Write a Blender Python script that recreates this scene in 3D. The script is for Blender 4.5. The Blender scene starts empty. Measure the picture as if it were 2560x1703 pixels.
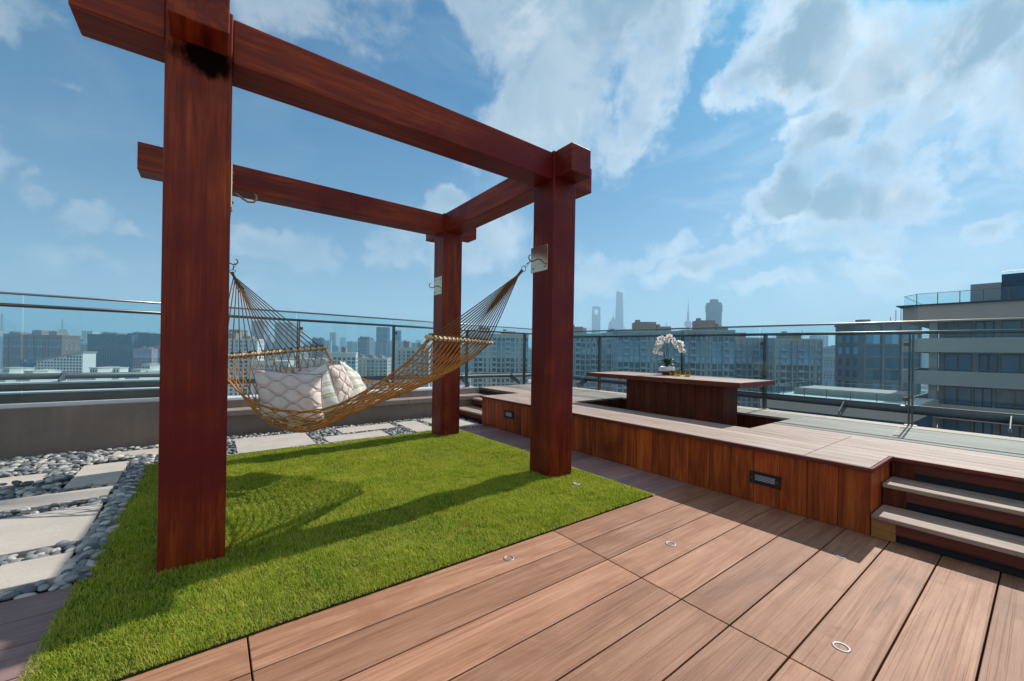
import bpy, math, random
import numpy as np
from mathutils import Vector, Matrix
random.seed(7); RNG = np.random.default_rng(11)
sc = bpy.context.scene
COL = sc.collection
R = math.radians

# ------------------------------------------------------------------ camera frame (metres, deck top at z = 0)
EYE = Vector((0, 0, 1.25)); HEAD = R(53.2); ROLL = R(0.9); FPX, CX, CY = 1005.0, 1280.0, 877.0
FWD = Vector((math.cos(HEAD), math.sin(HEAD), 0))
RT0 = Vector((math.sin(HEAD), -math.cos(HEAD), 0)); UP0 = Vector((0, 0, 1))
RGT = RT0 * math.cos(ROLL) + UP0 * math.sin(ROLL)
UPV = -RT0 * math.sin(ROLL) + UP0 * math.cos(ROLL)
def at(px, py, d):
    """the point seen at a photo position, d metres in front of the lens"""
    return EYE + (FWD + RGT * ((px - CX) / FPX) - UPV * ((py - CY) / FPX)) * d

# ------------------------------------------------------------------ mesh helpers
class MB:
    def __init__(s): s.v = []; s.f = []; s.uv = None
    def add(s, vs, fs):
        o = len(s.v); s.v += [tuple(p) for p in vs]; s.f += [tuple(i + o for i in q) for q in fs]; return s
    def box(s, x0, x1, y0, y1, z0, z1):
        return s.add([(x0,y0,z0),(x1,y0,z0),(x1,y1,z0),(x0,y1,z0),(x0,y0,z1),(x1,y0,z1),(x1,y1,z1),(x0,y1,z1)],
                     [(0,3,2,1),(4,5,6,7),(0,1,5,4),(1,2,6,5),(2,3,7,6),(3,0,4,7)])
    def bar(s, a, b, w, h, up=(0,0,1)):
        a = Vector(a); b = Vector(b); d = (b - a).normalized(); u = Vector(up)
        if abs(d.dot(u)) > .99: u = Vector((1,0,0))
        sx = d.cross(u).normalized() * (w/2); sz = sx.cross(d).normalized() * (h/2)
        vs = [a-sx-sz, a+sx-sz, a+sx+sz, a-sx+sz, b-sx-sz, b+sx-sz, b+sx+sz, b-sx+sz]
        return s.add(vs, [(0,1,2,3),(7,6,5,4),(1,0,4,5),(2,1,5,6),(3,2,6,7),(0,3,7,4)])
    def prism(s, pts, ext):
        e = Vector(ext); n = len(pts); a = [Vector(p) for p in pts]; b = [p + e for p in a]
        nrm = Vector((0,0,0))
        for i in range(n): nrm += a[i].cross(a[(i+1) % n])
        fs = [tuple(range(n)), tuple(range(2*n-1, n-1, -1))] + [((i+1) % n, i, n+i, n+(i+1) % n) for i in range(n)]
        if nrm.dot(e) > 0: fs = [tuple(reversed(q)) for q in fs]
        return s.add(a + b, fs)
    def tube(s, pts, r, n=6, closed=False, rad=None):
        P = [Vector(p) for p in pts]; m = len(P); rings = []; prev = None
        for i, p in enumerate(P):
            if closed: d = P[(i+1) % m] - P[i-1]
            else: d = P[min(i+1, m-1)] - P[max(i-1, 0)]
            d.normalize()
            if prev is None:
                u = d.cross(Vector((0,0,1)))
                if u.length < .1: u = d.cross(Vector((1,0,0)))
            else: u = prev - d * prev.dot(d)
            if u.length < 1e-6: u = d.orthogonal()
            u.normalize(); prev = u; w = d.cross(u)
            q = rad[i] if rad else r
            rings.append([p + (u*math.cos(2*math.pi*k/n) + w*math.sin(2*math.pi*k/n)) * q for k in range(n)])
        vs = [v for g in rings for v in g]; fs = []
        for i in range(m if closed else m-1):
            j = (i+1) % m
            for k in range(n): fs.append((i*n+k, i*n+(k+1) % n, j*n+(k+1) % n, j*n+k))
        if not closed: fs += [tuple(range(n-1, -1, -1)), tuple((m-1)*n+k for k in range(n))]
        return s.add(vs, fs)
    def lathe(s, prof, c, n=20):
        c = Vector(c); vs = []; fs = []
        for r, z in prof: vs += [c + Vector((r*math.cos(2*math.pi*k/n), r*math.sin(2*math.pi*k/n), z)) for k in range(n)]
        for i in range(len(prof)-1):
            for k in range(n): fs.append((i*n+k, i*n+(k+1) % n, (i+1)*n+(k+1) % n, (i+1)*n+k))
        fs += [tuple(range(n-1, -1, -1)), tuple((len(prof)-1)*n+k for k in range(n))]
        return s.add(vs, fs)
    def build(s, name, m, parent=None, smooth=False, bevel=0, local=False):
        off = Vector((0,0,0))
        if parent is not None and not local:
            off = ROOT.get(parent.name, Vector((0,0,0)))
        me = bpy.data.meshes.new(name)
        me.from_pydata([(p[0]-off.x, p[1]-off.y, p[2]-off.z) for p in s.v], [], s.f)
        if s.uv is not None:
            l = me.uv_layers.new(name='UVMap'); vi = np.zeros(len(me.loops), dtype=np.int32); me.loops.foreach_get('vertex_index', vi)
            l.data.foreach_set('uv', np.array(s.uv, dtype=np.float32)[vi].ravel())
        me.materials.append(m)
        if smooth: me.polygons.foreach_set('use_smooth', [True]*len(me.polygons))
        me.update()
        o = bpy.data.objects.new(name, me); COL.objects.link(o)
        if parent is not None:
            o.parent = parent; ROOT[o.name] = off
        else: ROOT[o.name] = Vector((0,0,0))
        if bevel:
            b = o.modifiers.new('edge', 'BEVEL'); b.width = bevel; b.segments = 2; b.limit_method = 'ANGLE'; b.angle_limit = R(40)
        return o
ROOT = {}
def tag(o, label=None, cat=None, group=None, kind=None):
    if label: o['label'] = label
    if cat: o['category'] = cat
    if group: o['group'] = group
    if kind: o['kind'] = kind
    return o
def thing(name, label, cat, loc, group=None, rz=0):
    o = bpy.data.objects.new(name, None); o.empty_display_size = .1; COL.objects.link(o)
    o.location = loc; o.rotation_euler = (0, 0, rz); ROOT[o.name] = Vector(loc)
    return tag(o, label, cat, group)
def struct(o): o['kind'] = 'structure'; return o

# ------------------------------------------------------------------ material helpers
class NT:
    def __init__(s, tree): s.t = tree; s.n = tree.nodes; s.l = tree.links
    def new(s, typ, **kw):
        n = s.n.new(typ)
        for k, v in kw.items(): setattr(n, k, v)
        return n
    def put(s, sock, v):
        if hasattr(v, 'is_output'): s.l.new(v, sock)
        elif v is not None: sock.default_value = v
    def m(s, op, a, b=None, c=None, clamp=False):
        n = s.new('ShaderNodeMath', operation=op, use_clamp=clamp)
        for i, x in enumerate((a, b, c)):
            if x is not None: s.put(n.inputs[i], x)
        return n.outputs[0]
    def vm(s, op, a, b=None, scale=None):
        n = s.new('ShaderNodeVectorMath', operation=op); s.put(n.inputs[0], a)
        if b is not None: s.put(n.inputs[1], b)
        if scale is not None: s.put(n.inputs['Scale'], scale)
        return n.outputs['Value'] if op in ('LENGTH', 'DOT_PRODUCT', 'DISTANCE') else n.outputs[0]
    def noise(s, vec, scale, detail=4, rough=.55, dist=0):
        n = s.new('ShaderNodeTexNoise'); s.put(n.inputs['Vector'], vec)
        n.inputs['Scale'].default_value = scale; n.inputs['Detail'].default_value = detail
        n.inputs['Roughness'].default_value = rough; n.inputs['Distortion'].default_value = dist
        return n.outputs[0]
    def ramp(s, fac, stops):
        n = s.new('ShaderNodeValToRGB'); e = n.color_ramp.elements
        while len(e) < len(stops): e.new(.5)
        for i, (p, c) in enumerate(stops):
            e[i].position = p; e[i].color = (c, c, c, 1) if isinstance(c, (int, float)) else tuple(c) + (1,)
        s.put(n.inputs[0], fac); return n.outputs[0]
    def mix(s, fac, a, b, mode='MIX'):
        n = s.new('ShaderNodeMix', data_type='RGBA', blend_type=mode)
        s.put(n.inputs[0], fac)
        for k, v in ((6, a), (7, b)):
            s.put(n.inputs[k], tuple(v) + (1,) if isinstance(v, (tuple, list)) and len(v) == 3 else v)
        return n.outputs[2]
    def smooth(s, x, lo, hi):
        n = s.new('ShaderNodeMapRange', interpolation_type='SMOOTHSTEP'); s.put(n.inputs[0], x)
        n.inputs[1].default_value = lo; n.inputs[2].default_value = hi; return n.outputs[0]
    def mapping(s, vec, scale=(1,1,1), loc=(0,0,0), rot=(0,0,0)):
        n = s.new('ShaderNodeMapping'); s.put(n.inputs[0], vec)
        n.inputs[1].default_value = loc; n.inputs[2].default_value = rot; n.inputs[3].default_value = scale; return n.outputs[0]
    def bump(s, h, strength, dist=.01):
        n = s.new('ShaderNodeBump'); s.put(n.inputs['Height'], h); n.inputs['Strength'].default_value = strength
        n.inputs['Distance'].default_value = dist; return n.outputs[0]
def material(name):
    m = bpy.data.materials.new(name); m.use_nodes = True
    t = NT(m.node_tree); b = m.node_tree.nodes['Principled BSDF']
    return m, t, b
def obj_co(t): return t.new('ShaderNodeTexCoord').outputs['Object']
def isl(t): return t.new('ShaderNodeNewGeometry').outputs['Random Per Island']
def shifted(t):
    r = isl(t); return t.vm('ADD', obj_co(t), t.vm('SCALE', (13.1, 7.7, 23.3), scale=t.m('MULTIPLY', r, 9.0))), r
def rgb(*c): return tuple(((x/255+.055)/1.055)**2.4 if x > 10 else x/255/12.92 for x in c)

def wood(name, axis, dark, mid, light, rough=.45, stain=None, grain=26, spec=.4, bump=.12, vary=.35, stainpos=(.35, .62), blotch=1.3):
    m, t, b = material(name); co, r = shifted(t)
    sc_ = [grain, grain, grain]; sc_['XYZ'.index(axis)] = min(grain, 34)*.045
    v = t.mapping(co, tuple(sc_))
    fine = t.noise(v, 1.0, 9, .68, .6)
    sc2 = [5.5, 5.5, 5.5]; sc2['XYZ'.index(axis)] = .55
    flame = t.noise(t.mapping(co, tuple(sc2)), 1.0, 6, .62, 2.6)
    big = t.noise(co, blotch, 4, .6, .4)
    g = t.m('ADD', t.m('MULTIPLY', fine, .5), t.m('MULTIPLY', flame, .5))
    c = t.ramp(g, [(.345, dark), (.495, mid), (.66, light)])
    if stain: c = t.mix(t.smooth(big, *stainpos), c, stain)
    k = t.m('ADD', 1-vary/2, t.m('MULTIPLY', r, vary))
    c = t.mix(1.0, c, t.new('ShaderNodeCombineColor').outputs[0], 'MULTIPLY') if False else t.vm('SCALE', c, scale=k)
    sp = [x*2.6 for x in sc_]; sp['XYZ'.index(axis)] = sc_['XYZ'.index(axis)]*.45
    pores = t.smooth(t.noise(t.mapping(co, tuple(sp)), 1.0, 5, .6), .28, .46)
    c = t.mix(t.m('MULTIPLY_ADD', pores, -.38, .38), c, tuple(x*.5 for x in dark))
    t.put(b.inputs['Base Color'], c)
    t.put(b.inputs['Roughness'], t.m('MULTIPLY_ADD', fine, .3, rough-.12))
    b.inputs['Specular IOR Level'].default_value = spec
    t.put(b.inputs['Normal'], t.bump(t.m('ADD', fine, t.m('MULTIPLY', pores, .5)), bump, .004))
    return m
def plain(name, c, rough=.6, metal=0, nscale=8, var=.15, spec=.4, bump=0, grit=0):
    m, t, b = material(name); co = obj_co(t); n = t.noise(co, nscale, 6, .6)
    k = t.m('MULTIPLY_ADD', n, var*2, 1-var)
    col = t.vm('SCALE', tuple(c), scale=k)
    if grit:
        g = t.noise(co, grit, 2, .5); col = t.vm('SCALE', col, scale=t.m('MULTIPLY_ADD', g, .6, .7))
    t.put(b.inputs['Base Color'], col)
    b.inputs['Roughness'].default_value = rough; b.inputs['Metallic'].default_value = metal
    b.inputs['Specular IOR Level'].default_value = spec
    if bump: t.put(b.inputs['Normal'], t.bump(t.noise(co, grit or nscale*6, 4, .6), bump, .003))
    return m
def glass(name, tint, refl=1.0):
    m, t, b = material(name); t.n.remove(b)
    tr = t.new('ShaderNodeBsdfTransparent'); tr.inputs[0].default_value = tint + (1,)
    gl = t.new('ShaderNodeBsdfGlossy'); gl.inputs['Roughness'].default_value = .01; gl.inputs['Color'].default_value = (refl,)*3 + (1,)
    fr = t.new('ShaderNodeFresnel'); t.put(fr.inputs[0], t.m('MULTIPLY_ADD', t.new('ShaderNodeNewGeometry').outputs['Backfacing'], 1/1.45-1.45, 1.45))
    mx = t.new('ShaderNodeMixShader'); t.put(mx.inputs[0], t.m('MULTIPLY', fr.outputs[0], .55)); t.put(mx.inputs[1], tr.outputs[0]); t.put(mx.inputs[2], gl.outputs[0])
    # dust and dried spots
    co = obj_co(t); d = t.m('MULTIPLY', t.smooth(t.noise(co, 90, 2, .5), .70, .80), .22)
    d = t.m('ADD', d, t.m('MULTIPLY', t.smooth(t.noise(co, 2.2, 6, .65), .5, .8), .05))
    df = t.new('ShaderNodeBsdfDiffuse'); df.inputs[0].default_value = (.55, .6, .6, 1)
    m2 = t.new('ShaderNodeMixShader'); t.put(m2.inputs[0], d); t.put(m2.inputs[1], mx.outputs[0]); t.put(m2.inputs[2], df.outputs[0])
    t.put(t.n['Material Output'].inputs[0], m2.outputs[0]); return m
M = {}
RED = dict(dark=(.06,.008,.003), mid=(.195,.023,.005), light=(.36,.066,.009), rough=.40, stain=(.115,.0055,.005), stainpos=(.40,.66), spec=.20, vary=.14, blotch=.9, bump=.3, grain=38)
for ax in 'XYZ': M['red'+ax] = wood('red_timber_'+ax.lower(), ax, **RED)
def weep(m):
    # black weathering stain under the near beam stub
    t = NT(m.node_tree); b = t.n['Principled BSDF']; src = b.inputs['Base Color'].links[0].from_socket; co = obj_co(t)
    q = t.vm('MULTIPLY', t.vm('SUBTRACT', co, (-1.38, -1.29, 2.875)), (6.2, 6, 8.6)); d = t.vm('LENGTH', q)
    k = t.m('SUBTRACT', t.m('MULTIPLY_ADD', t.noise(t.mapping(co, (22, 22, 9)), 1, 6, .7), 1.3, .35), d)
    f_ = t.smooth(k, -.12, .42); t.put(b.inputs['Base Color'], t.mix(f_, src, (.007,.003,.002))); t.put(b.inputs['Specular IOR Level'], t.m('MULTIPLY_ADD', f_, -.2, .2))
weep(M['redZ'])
CLAD = dict(dark=(.10,.020,.006), mid=(.34,.060,.009), light=(.62,.165,.022), rough=.45, stain=(.15,.026,.010), stainpos=(.5,.72), vary=.40, spec=.25, grain=36, bump=.25)
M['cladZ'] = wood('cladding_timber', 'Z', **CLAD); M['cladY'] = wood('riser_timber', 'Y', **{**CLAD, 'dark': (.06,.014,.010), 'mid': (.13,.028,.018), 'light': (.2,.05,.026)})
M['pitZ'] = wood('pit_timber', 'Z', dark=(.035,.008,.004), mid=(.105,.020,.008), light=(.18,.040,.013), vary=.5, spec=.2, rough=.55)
DECK = dict(dark=(.205,.092,.050), mid=(.345,.168,.096), light=(.465,.258,.160), rough=.56, stain=(.27,.125,.068), stainpos=(.48,.74), vary=.42, grain=62, spec=.26, bump=.35, blotch=2.8)
M['deckX'] = wood('deck_timber', 'X', **DECK)
M['greyX'] = wood('shade_tinted_deck_timber', 'X', **{**DECK, 'dark': (.19,.115,.105), 'mid': (.30,.19,.17), 'light': (.40,.265,.235), 'stain': (.27,.18,.165)})  # deck colour with the purple-grey of shade and sky reflection mixed in
M['platY'] = wood('bleached_timber', 'Y', dark=(.20,.125,.09), mid=(.37,.265,.205), light=(.52,.41,.335), rough=.6, stain=(.42,.32,.27), stainpos=(.45,.75), vary=.22, grain=30, spec=.3, bump=.3)
M['outerY'] = wood('silvered_timber', 'Y', dark=(.26,.225,.165), mid=(.45,.40,.31), light=(.60,.55,.45), rough=.65, vary=.2, grain=30, spec=.3, bump=.3)
M['oak'] = wood('pale_ochre_timber', 'Y', dark=(.2,.075,.02), mid=(.33,.14,.035), light=(.42,.19,.05), vary=.2)
M['spread'] = wood('spreader_timber', 'Y', dark=(.52,.34,.17), mid=(.70,.50,.29), light=(.78,.60,.38), vary=.1, grain=40)
M['edge'] = plain('pink_edge_strip', (.42,.27,.2), .7, nscale=20)
def streak(m, amt=.5):
    # rain streaks and damp patches running down the render
    t = NT(m.node_tree); b = t.n['Principled BSDF']; src = b.inputs['Base Color'].links[0].from_socket; co = obj_co(t)
    a = t.noise(t.mapping(co, (7, 7, .5)), 1, 6, .65, .3); c = t.noise(co, 1.3, 5, .6)
    t.put(b.inputs['Base Color'], t.vm('SCALE', src, scale=t.m('ADD', 1-amt*.5, t.m('MULTIPLY', t.m('MULTIPLY', a, c), amt*2))))
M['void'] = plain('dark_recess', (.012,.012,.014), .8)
M['slab'] = plain('granite_slab', (.49,.435,.375), .8, nscale=3.5, var=.24, bump=.15, grit=160)
M['wall'] = plain('brown_render', (.20,.158,.130), .85, nscale=5, var=.16, bump=.1, grit=120)
M['coping'] = plain('coping_stone', (.27,.215,.185), .75, nscale=9, var=.15, bump=.1, grit=110)
M['ledge'] = plain('pale_roof_ledge', (.62,.63,.64), .6, nscale=4, var=.1)
streak(M['wall']); streak(M['coping'], .6)
M['steel'] = plain('brushed_steel', (.30,.285,.26), .36, 1, nscale=30, var=.08)
M['rail'] = plain('rail_steel', (.13,.125,.115), .38, 1, nscale=30, var=.08)
M['mirror'] = plain('polished_plate', (.72,.52,.35), .14, 1, nscale=40, var=.03)
M['hook'] = plain('bronze_hook', (.32,.19,.09), .35, 1, nscale=40, var=.1)
M['brass'] = plain('weathered_clip', (.20,.14,.085), .5, .6, nscale=60, var=.2)
M['pipe'] = plain('grey_painted_pipe', (.085,.105,.115), .45, .1, nscale=6, var=.15)
M['black'] = plain('black_casting', (.012,.012,.013), .5, 0, nscale=50)
M['lens'] = plain('frosted_lens', (.55,.62,.68), .3, 0, nscale=50)
M['glass'] = glass('railing_glass', (.83,.93,.95))
M['ring'] = plain('ring_steel', (.30,.30,.29), .6, 1, nscale=60)
M['white'] = plain('white_ceramic', (.72,.70,.72), .3, 0, var=.05)
M['brownglaze'] = plain('brown_glaze', (.10,.055,.045), .35, 0)
M['soil'] = plain('lawn_soil', (.03,.035,.012), .95, nscale=20, var=.3)
M['bed'] = plain('pebble_bed_floor', (.03,.032,.034), .95, nscale=40, var=.3)
def rope_mat(name, c):
    m, t, b = material(name); co = obj_co(t)
    n = t.noise(co, 60, 3, .6); w = t.noise(co, 420, 2, .5)
    t.put(b.inputs['Base Color'], t.vm('SCALE', c, scale=t.m('MULTIPLY_ADD', n, .9, .5)))
    b.inputs['Roughness'].default_value = 1; b.inputs['Specular IOR Level'].default_value = 0
    t.put(b.inputs['Normal'], t.bump(w, .6, .003)); return m
M['rope'] = rope_mat('hammock_rope', (.52,.245,.070)); M['cord'] = rope_mat('hammock_cord', (.20,.10,.042))
def pebble_mat():
    m, t, b = material('river_pebble'); co = obj_co(t)
    r = t.m('ADD', isl(t), t.new('ShaderNodeObjectInfo').outputs['Random']); r = t.m('FRACT', r)
    c = t.ramp(r, [(0, (.06,.073,.088)), (.3, (.16,.175,.188)), (.65, (.31,.315,.305)), (1, (.56,.53,.47))])
    n = t.noise(t.mapping(co, (30,30,55)), 1, 5, .6, 1.5)
    t.put(b.inputs['Base Color'], t.vm('SCALE', c, scale=t.m('MULTIPLY_ADD', n, .9, .55)))
    b.inputs['Roughness'].default_value = .55; b.inputs['Specular IOR Level'].default_value = .35
    t.put(b.inputs['Normal'], t.bump(n, .15, .004)); return m
M['pebble'] = pebble_mat()
def grass_mat():
    m, t, b = material('fine_turf'); t.n.remove(b)
    r = isl(t); co = obj_co(t)
    big = t.noise(co, 3.2, 7, .72, .6); r2 = t.m('ADD', t.m('MULTIPLY', r, .62), t.m('MULTIPLY', big, .70))
    c = t.ramp(r2, [(.26, (.045,.10,.005)), (.44, (.17,.295,.011)), (.60, (.34,.47,.020)), (.84, (.56,.52,.10))])
    d = t.new('ShaderNodeBsdfDiffuse'); t.put(d.inputs[0], c)
    tl = t.new('ShaderNodeBsdfTranslucent'); t.put(tl.inputs[0], t.vm('MULTIPLY', c, (1.25,1.2,.6)))
    mx = t.new('ShaderNodeMixShader'); mx.inputs[0].default_value = .42; t.put(mx.inputs[1], d.outputs[0]); t.put(mx.inputs[2], tl.outputs[0])
    g = t.new('ShaderNodeBsdfGlossy'); g.inputs['Roughness'].default_value = .5; g.inputs['Color'].default_value = (.6,.7,.4,1)
    m2 = t.new('ShaderNodeMixShader'); m2.inputs[0].default_value = .03; t.put(m2.inputs[1], mx.outputs[0]); t.put(m2.inputs[2], g.outputs[0])
    t.put(t.n['Material Output'].inputs[0], m2.outputs[0]); return m
M['grass'] = grass_mat()

# ------------------------------------------------------------------ daylight settings
SUN_E = 4.1
SKY_S = .105; SKY_K = .56; SKY_TINT = (.035, .72, 1.08); SKY_LOW = (.60, .88, .98)
CLOUD_BRIGHT = (7.2, 7.6, 7.8); CLOUD_CORE = (1.9, 2.8, 3.6); CLOUD_FILL = (10.2, 9.6, 8.7)
HAZE_COL = (.52, .80, 1.0); HAZE_D = 2.7e-4; VB = 1
EXPO = 0.52

# ------------------------------------------------------------------ camera, sun, sky, air
cam = bpy.data.cameras.new('camera'); cam.sensor_width = 36; cam.lens = 36*FPX/2560; cam.clip_start = .05; cam.clip_end = 40000
cam.shift_y = (CY-851.5)/2560
co_ = bpy.data.objects.new('camera', cam); COL.objects.link(co_)
co_.matrix_world = Matrix(((RGT.x, UPV.x, -FWD.x, EYE.x), (RGT.y, UPV.y, -FWD.y, EYE.y), (RGT.z, UPV.z, -FWD.z, EYE.z), (0,0,0,1)))
sc.camera = co_
SUN = Vector((1, .085, .96)).normalized()
sl = bpy.data.lights.new('sun', 'SUN'); sl.energy = SUN_E; sl.angle = R(.5); sl.color = (1, .945, .87)
so = bpy.data.objects.new('sun', sl); COL.objects.link(so); so.location = (20, 0, 30)
so.rotation_euler = (-SUN).to_track_quat('-Z', 'Y').to_euler()
world = bpy.data.worlds.new('World'); sc.world = world; world.use_nodes = True
t = NT(world.node_tree); bg = t.n['Background']
sky = t.new('ShaderNodeTexSky', sky_type='NISHITA'); sky.sun_disc = False
sky.sun_elevation = math.asin(SUN.z); sky.sun_rotation = math.atan2(SUN.x, SUN.y)
sky.air_density = 1.0; sky.dust_density = .6; sky.ozone_density = 1.6; sky.altitude = 0
d = t.vm('NORMALIZE', t.new('ShaderNodeTexCoord').outputs['Generated'])
sep = t.new('ShaderNodeSeparateXYZ'); t.put(sep.inputs[0], t.mapping(d, rot=(0, 0, math.pi/2-HEAD)))
X, Y, Z = sep.outputs
az = t.m('ARCTAN2', X, Y); el = t.m('ARCSINE', Z)
w1 = t.noise(d, 4.5, 8, .62); w2 = t.noise(t.vm('ADD', d, (3.1, 1.7, .4)), 4.5, 8, .62)
fine = t.noise(t.vm('ADD', d, (0, 5.0, 0)), 8.0, 12, .60, .25); puff = t.noise(t.vm('ADD', d, (2.0, 0, 7.0)), 22.0, 8, .6, .2)
azw = t.m('ADD', az, t.m('MULTIPLY_ADD', w1, .30, -.15)); elw = t.m('ADD', el, t.m('MULTIPLY_ADD', w2, .26, -.13))
# cloud masses: bearing right of the heading, elevation, half width, half height, tilt, weight
def bearing(px, py):
    a = math.atan((px-CX)/FPX); return a, math.atan((CY+(px-CX)*math.tan(ROLL)-py)/FPX*math.cos(a))
CL = [(1370,60,210,300,8,1.45),(1340,300,190,120,10,1.1),(1500,-20,200,160,0,1.2),(1650,120,120,200,-12,.85),(1600,300,90,110,-20,.72),(1170,40,90,120,20,.8),(1545,410,60,60,0,.55),(1470,330,120,60,-20,.55),
 (1990,110,190,120,30,1.05),(2190,150,260,130,20,1.0),(2420,90,280,150,25,1.1),(2600,200,260,220,0,1.0),(1870,190,90,70,20,.8),(2330,250,240,70,15,.7),
 (2040,350,160,90,20,1.0),(2200,380,170,70,10,.85),(2330,360,110,50,10,.65),(1960,480,190,80,20,1.05),(2150,500,280,100,0,1.1),(2330,480,130,70,0,.85),
 (1800,640,170,50,12,.75),(1650,620,120,40,15,.55),(2100,600,280,60,0,.7),(2500,560,140,50,20,.7),(1500,640,120,50,0,.65),(1550,690,160,36,0,.5),(2200,690,330,45,0,.45),(1900,720,120,26,0,.5),
 (225,545,125,52,8,.85),(355,580,60,24,0,.5),(705,618,170,58,-8,.92),(1010,650,80,36,0,.6),(1105,510,70,55,0,.95),(990,590,50,40,0,.55),(1150,610,170,90,0,.55),
 (60,640,130,45,0,.42),(240,660,90,24,0,.4),(680,740,110,22,0,.35),(700,700,60,18,0,.35),(20,-10,170,70,0,.7),(660,-10,170,100,0,.75),(140,200,40,20,0,.3),(20,460,60,30,0,.35),
 (-300,300,300,120,0,.8),(900,-500,500,300,0,.9),(2200,-500,700,350,0,1.0)]
tot = None
for px, py, rx, ry, rot, wt in CL:
    a0, e0 = bearing(px, py)
    kx = math.cos(a0)**2; ky = math.cos(a0)
    A = rx/FPX*kx; B = ry/FPX*ky; cr, sr = math.cos(R(rot)), math.sin(R(rot))
    da = t.m('SUBTRACT', azw, a0); de = t.m('SUBTRACT', elw, e0)
    u = t.m('ADD', t.m('MULTIPLY', da, cr/A), t.m('MULTIPLY', de, sr/A))
    v = t.m('ADD', t.m('MULTIPLY', da, -sr/B), t.m('MULTIPLY', de, cr/B))
    q = t.m('MULTIPLY', t.m('SUBTRACT', 1.0, t.m('ADD', t.m('MULTIPLY', u, u), t.m('MULTIPLY', v, v))), wt)
    tot = q if tot is None else t.m('MAXIMUM', tot, q)
# unseen bright clouds added behind the viewer to fill the shaded faces
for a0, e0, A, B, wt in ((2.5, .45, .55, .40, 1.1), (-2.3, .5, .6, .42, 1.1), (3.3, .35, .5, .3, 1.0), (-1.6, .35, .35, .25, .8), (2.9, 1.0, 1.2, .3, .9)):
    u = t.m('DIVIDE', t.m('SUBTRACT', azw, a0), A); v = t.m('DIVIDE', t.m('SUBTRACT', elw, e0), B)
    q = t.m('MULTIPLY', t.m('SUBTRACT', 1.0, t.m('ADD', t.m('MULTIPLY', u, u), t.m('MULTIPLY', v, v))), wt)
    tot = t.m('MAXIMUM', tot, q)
tot = t.m('MAXIMUM', tot, -1.0)
dens = t.m('ADD', t.m('MULTIPLY', tot, .85), t.m('ADD', t.m('MULTIPLY_ADD', fine, 2.5, -1.30), t.m('MULTIPLY_ADD', puff, .35, -.175)))
alpha = t.smooth(dens, -.24, .86)
thick = t.m('ADD', tot, t.m('MULTIPLY_ADD', fine, 1.3, -.65))
core = t.m('MULTIPLY', t.smooth(thick, .30, .95), t.smooth(t.noise(t.vm('ADD', d, (9.0, 2.0, 1.0)), 5.0, 6, .6, .5), .22, .46))
veil = t.m('MULTIPLY', t.smooth(t.noise(t.mapping(d, (2.2,2.2,5)), 1.6, 6, .6, .8), .45, .80), .22)
warm = t.smooth(X, -.55, .65)                      # nearer the sun the thin cloud glows
veil = t.m('ADD', t.m('MULTIPLY', veil, t.m('MULTIPLY_ADD', warm, 1.2, .6)), t.m('MULTIPLY', t.m('MULTIPLY', warm, warm), .08))
alpha = t.m('MAXIMUM', t.m('MULTIPLY', alpha, t.m('MULTIPLY_ADD', warm, .22, .76)), veil)
bright = t.vm('SCALE', CLOUD_BRIGHT, scale=t.m('MULTIPLY_ADD', warm, .42, .62))
soft = t.noise(t.vm('ADD', d, (4.0, 8.0, 2.0)), 6.5, 7, .58, .4)
cc = t.mix(t.m('MULTIPLY', core, t.m('MULTIPLY_ADD', t.smooth(soft, .38, .66), -.40, 1.0)), bright, CLOUD_CORE)
cc = t.mix(t.smooth(t.m('MULTIPLY', Y, -1.0), .1, .6), cc, CLOUD_FILL)   # cloud behind the viewer is brightened to serve as fill light
low = t.m('SUBTRACT', 1.0, t.smooth(el, .0, .62))
skyc = t.mix(1.0, t.vm('SCALE', sky.outputs[0], scale=SKY_K), t.mix(low, SKY_TINT, SKY_LOW), 'MULTIPLY')
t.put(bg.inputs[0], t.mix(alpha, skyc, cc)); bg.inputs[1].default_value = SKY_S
# air: one closed box round everything but the sky
hz, th, bh = material('hazy_air'); th.n.remove(bh)
pv = th.new('ShaderNodeVolumePrincipled'); pv.inputs['Color'].default_value = HAZE_COL + (1,); pv.inputs['Density'].default_value = HAZE_D; pv.inputs['Anisotropy'].default_value = .12
th.put(th.n['Material Output'].inputs['Volume'], pv.outputs[0])
tag(MB().box(-7000, 7000, -7000, 7000, -76, 660).build('haze', hz), kind='stuff')

sc.view_settings.view_transform = 'Standard'; sc.view_settings.look = 'None'; sc.view_settings.gamma = 1; sc.view_settings.exposure = EXPO
sc.render.engine = 'CYCLES'; cy = sc.cycles
cy.use_denoising = True; cy.denoiser = 'OPENIMAGEDENOISE'; cy.max_bounces = 8; cy.diffuse_bounces = 4; cy.transparent_max_bounces = 32
cy.volume_bounces = VB; cy.caustics_reflective = False; cy.caustics_refractive = False; cy.sample_clamp_indirect = 6

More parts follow.
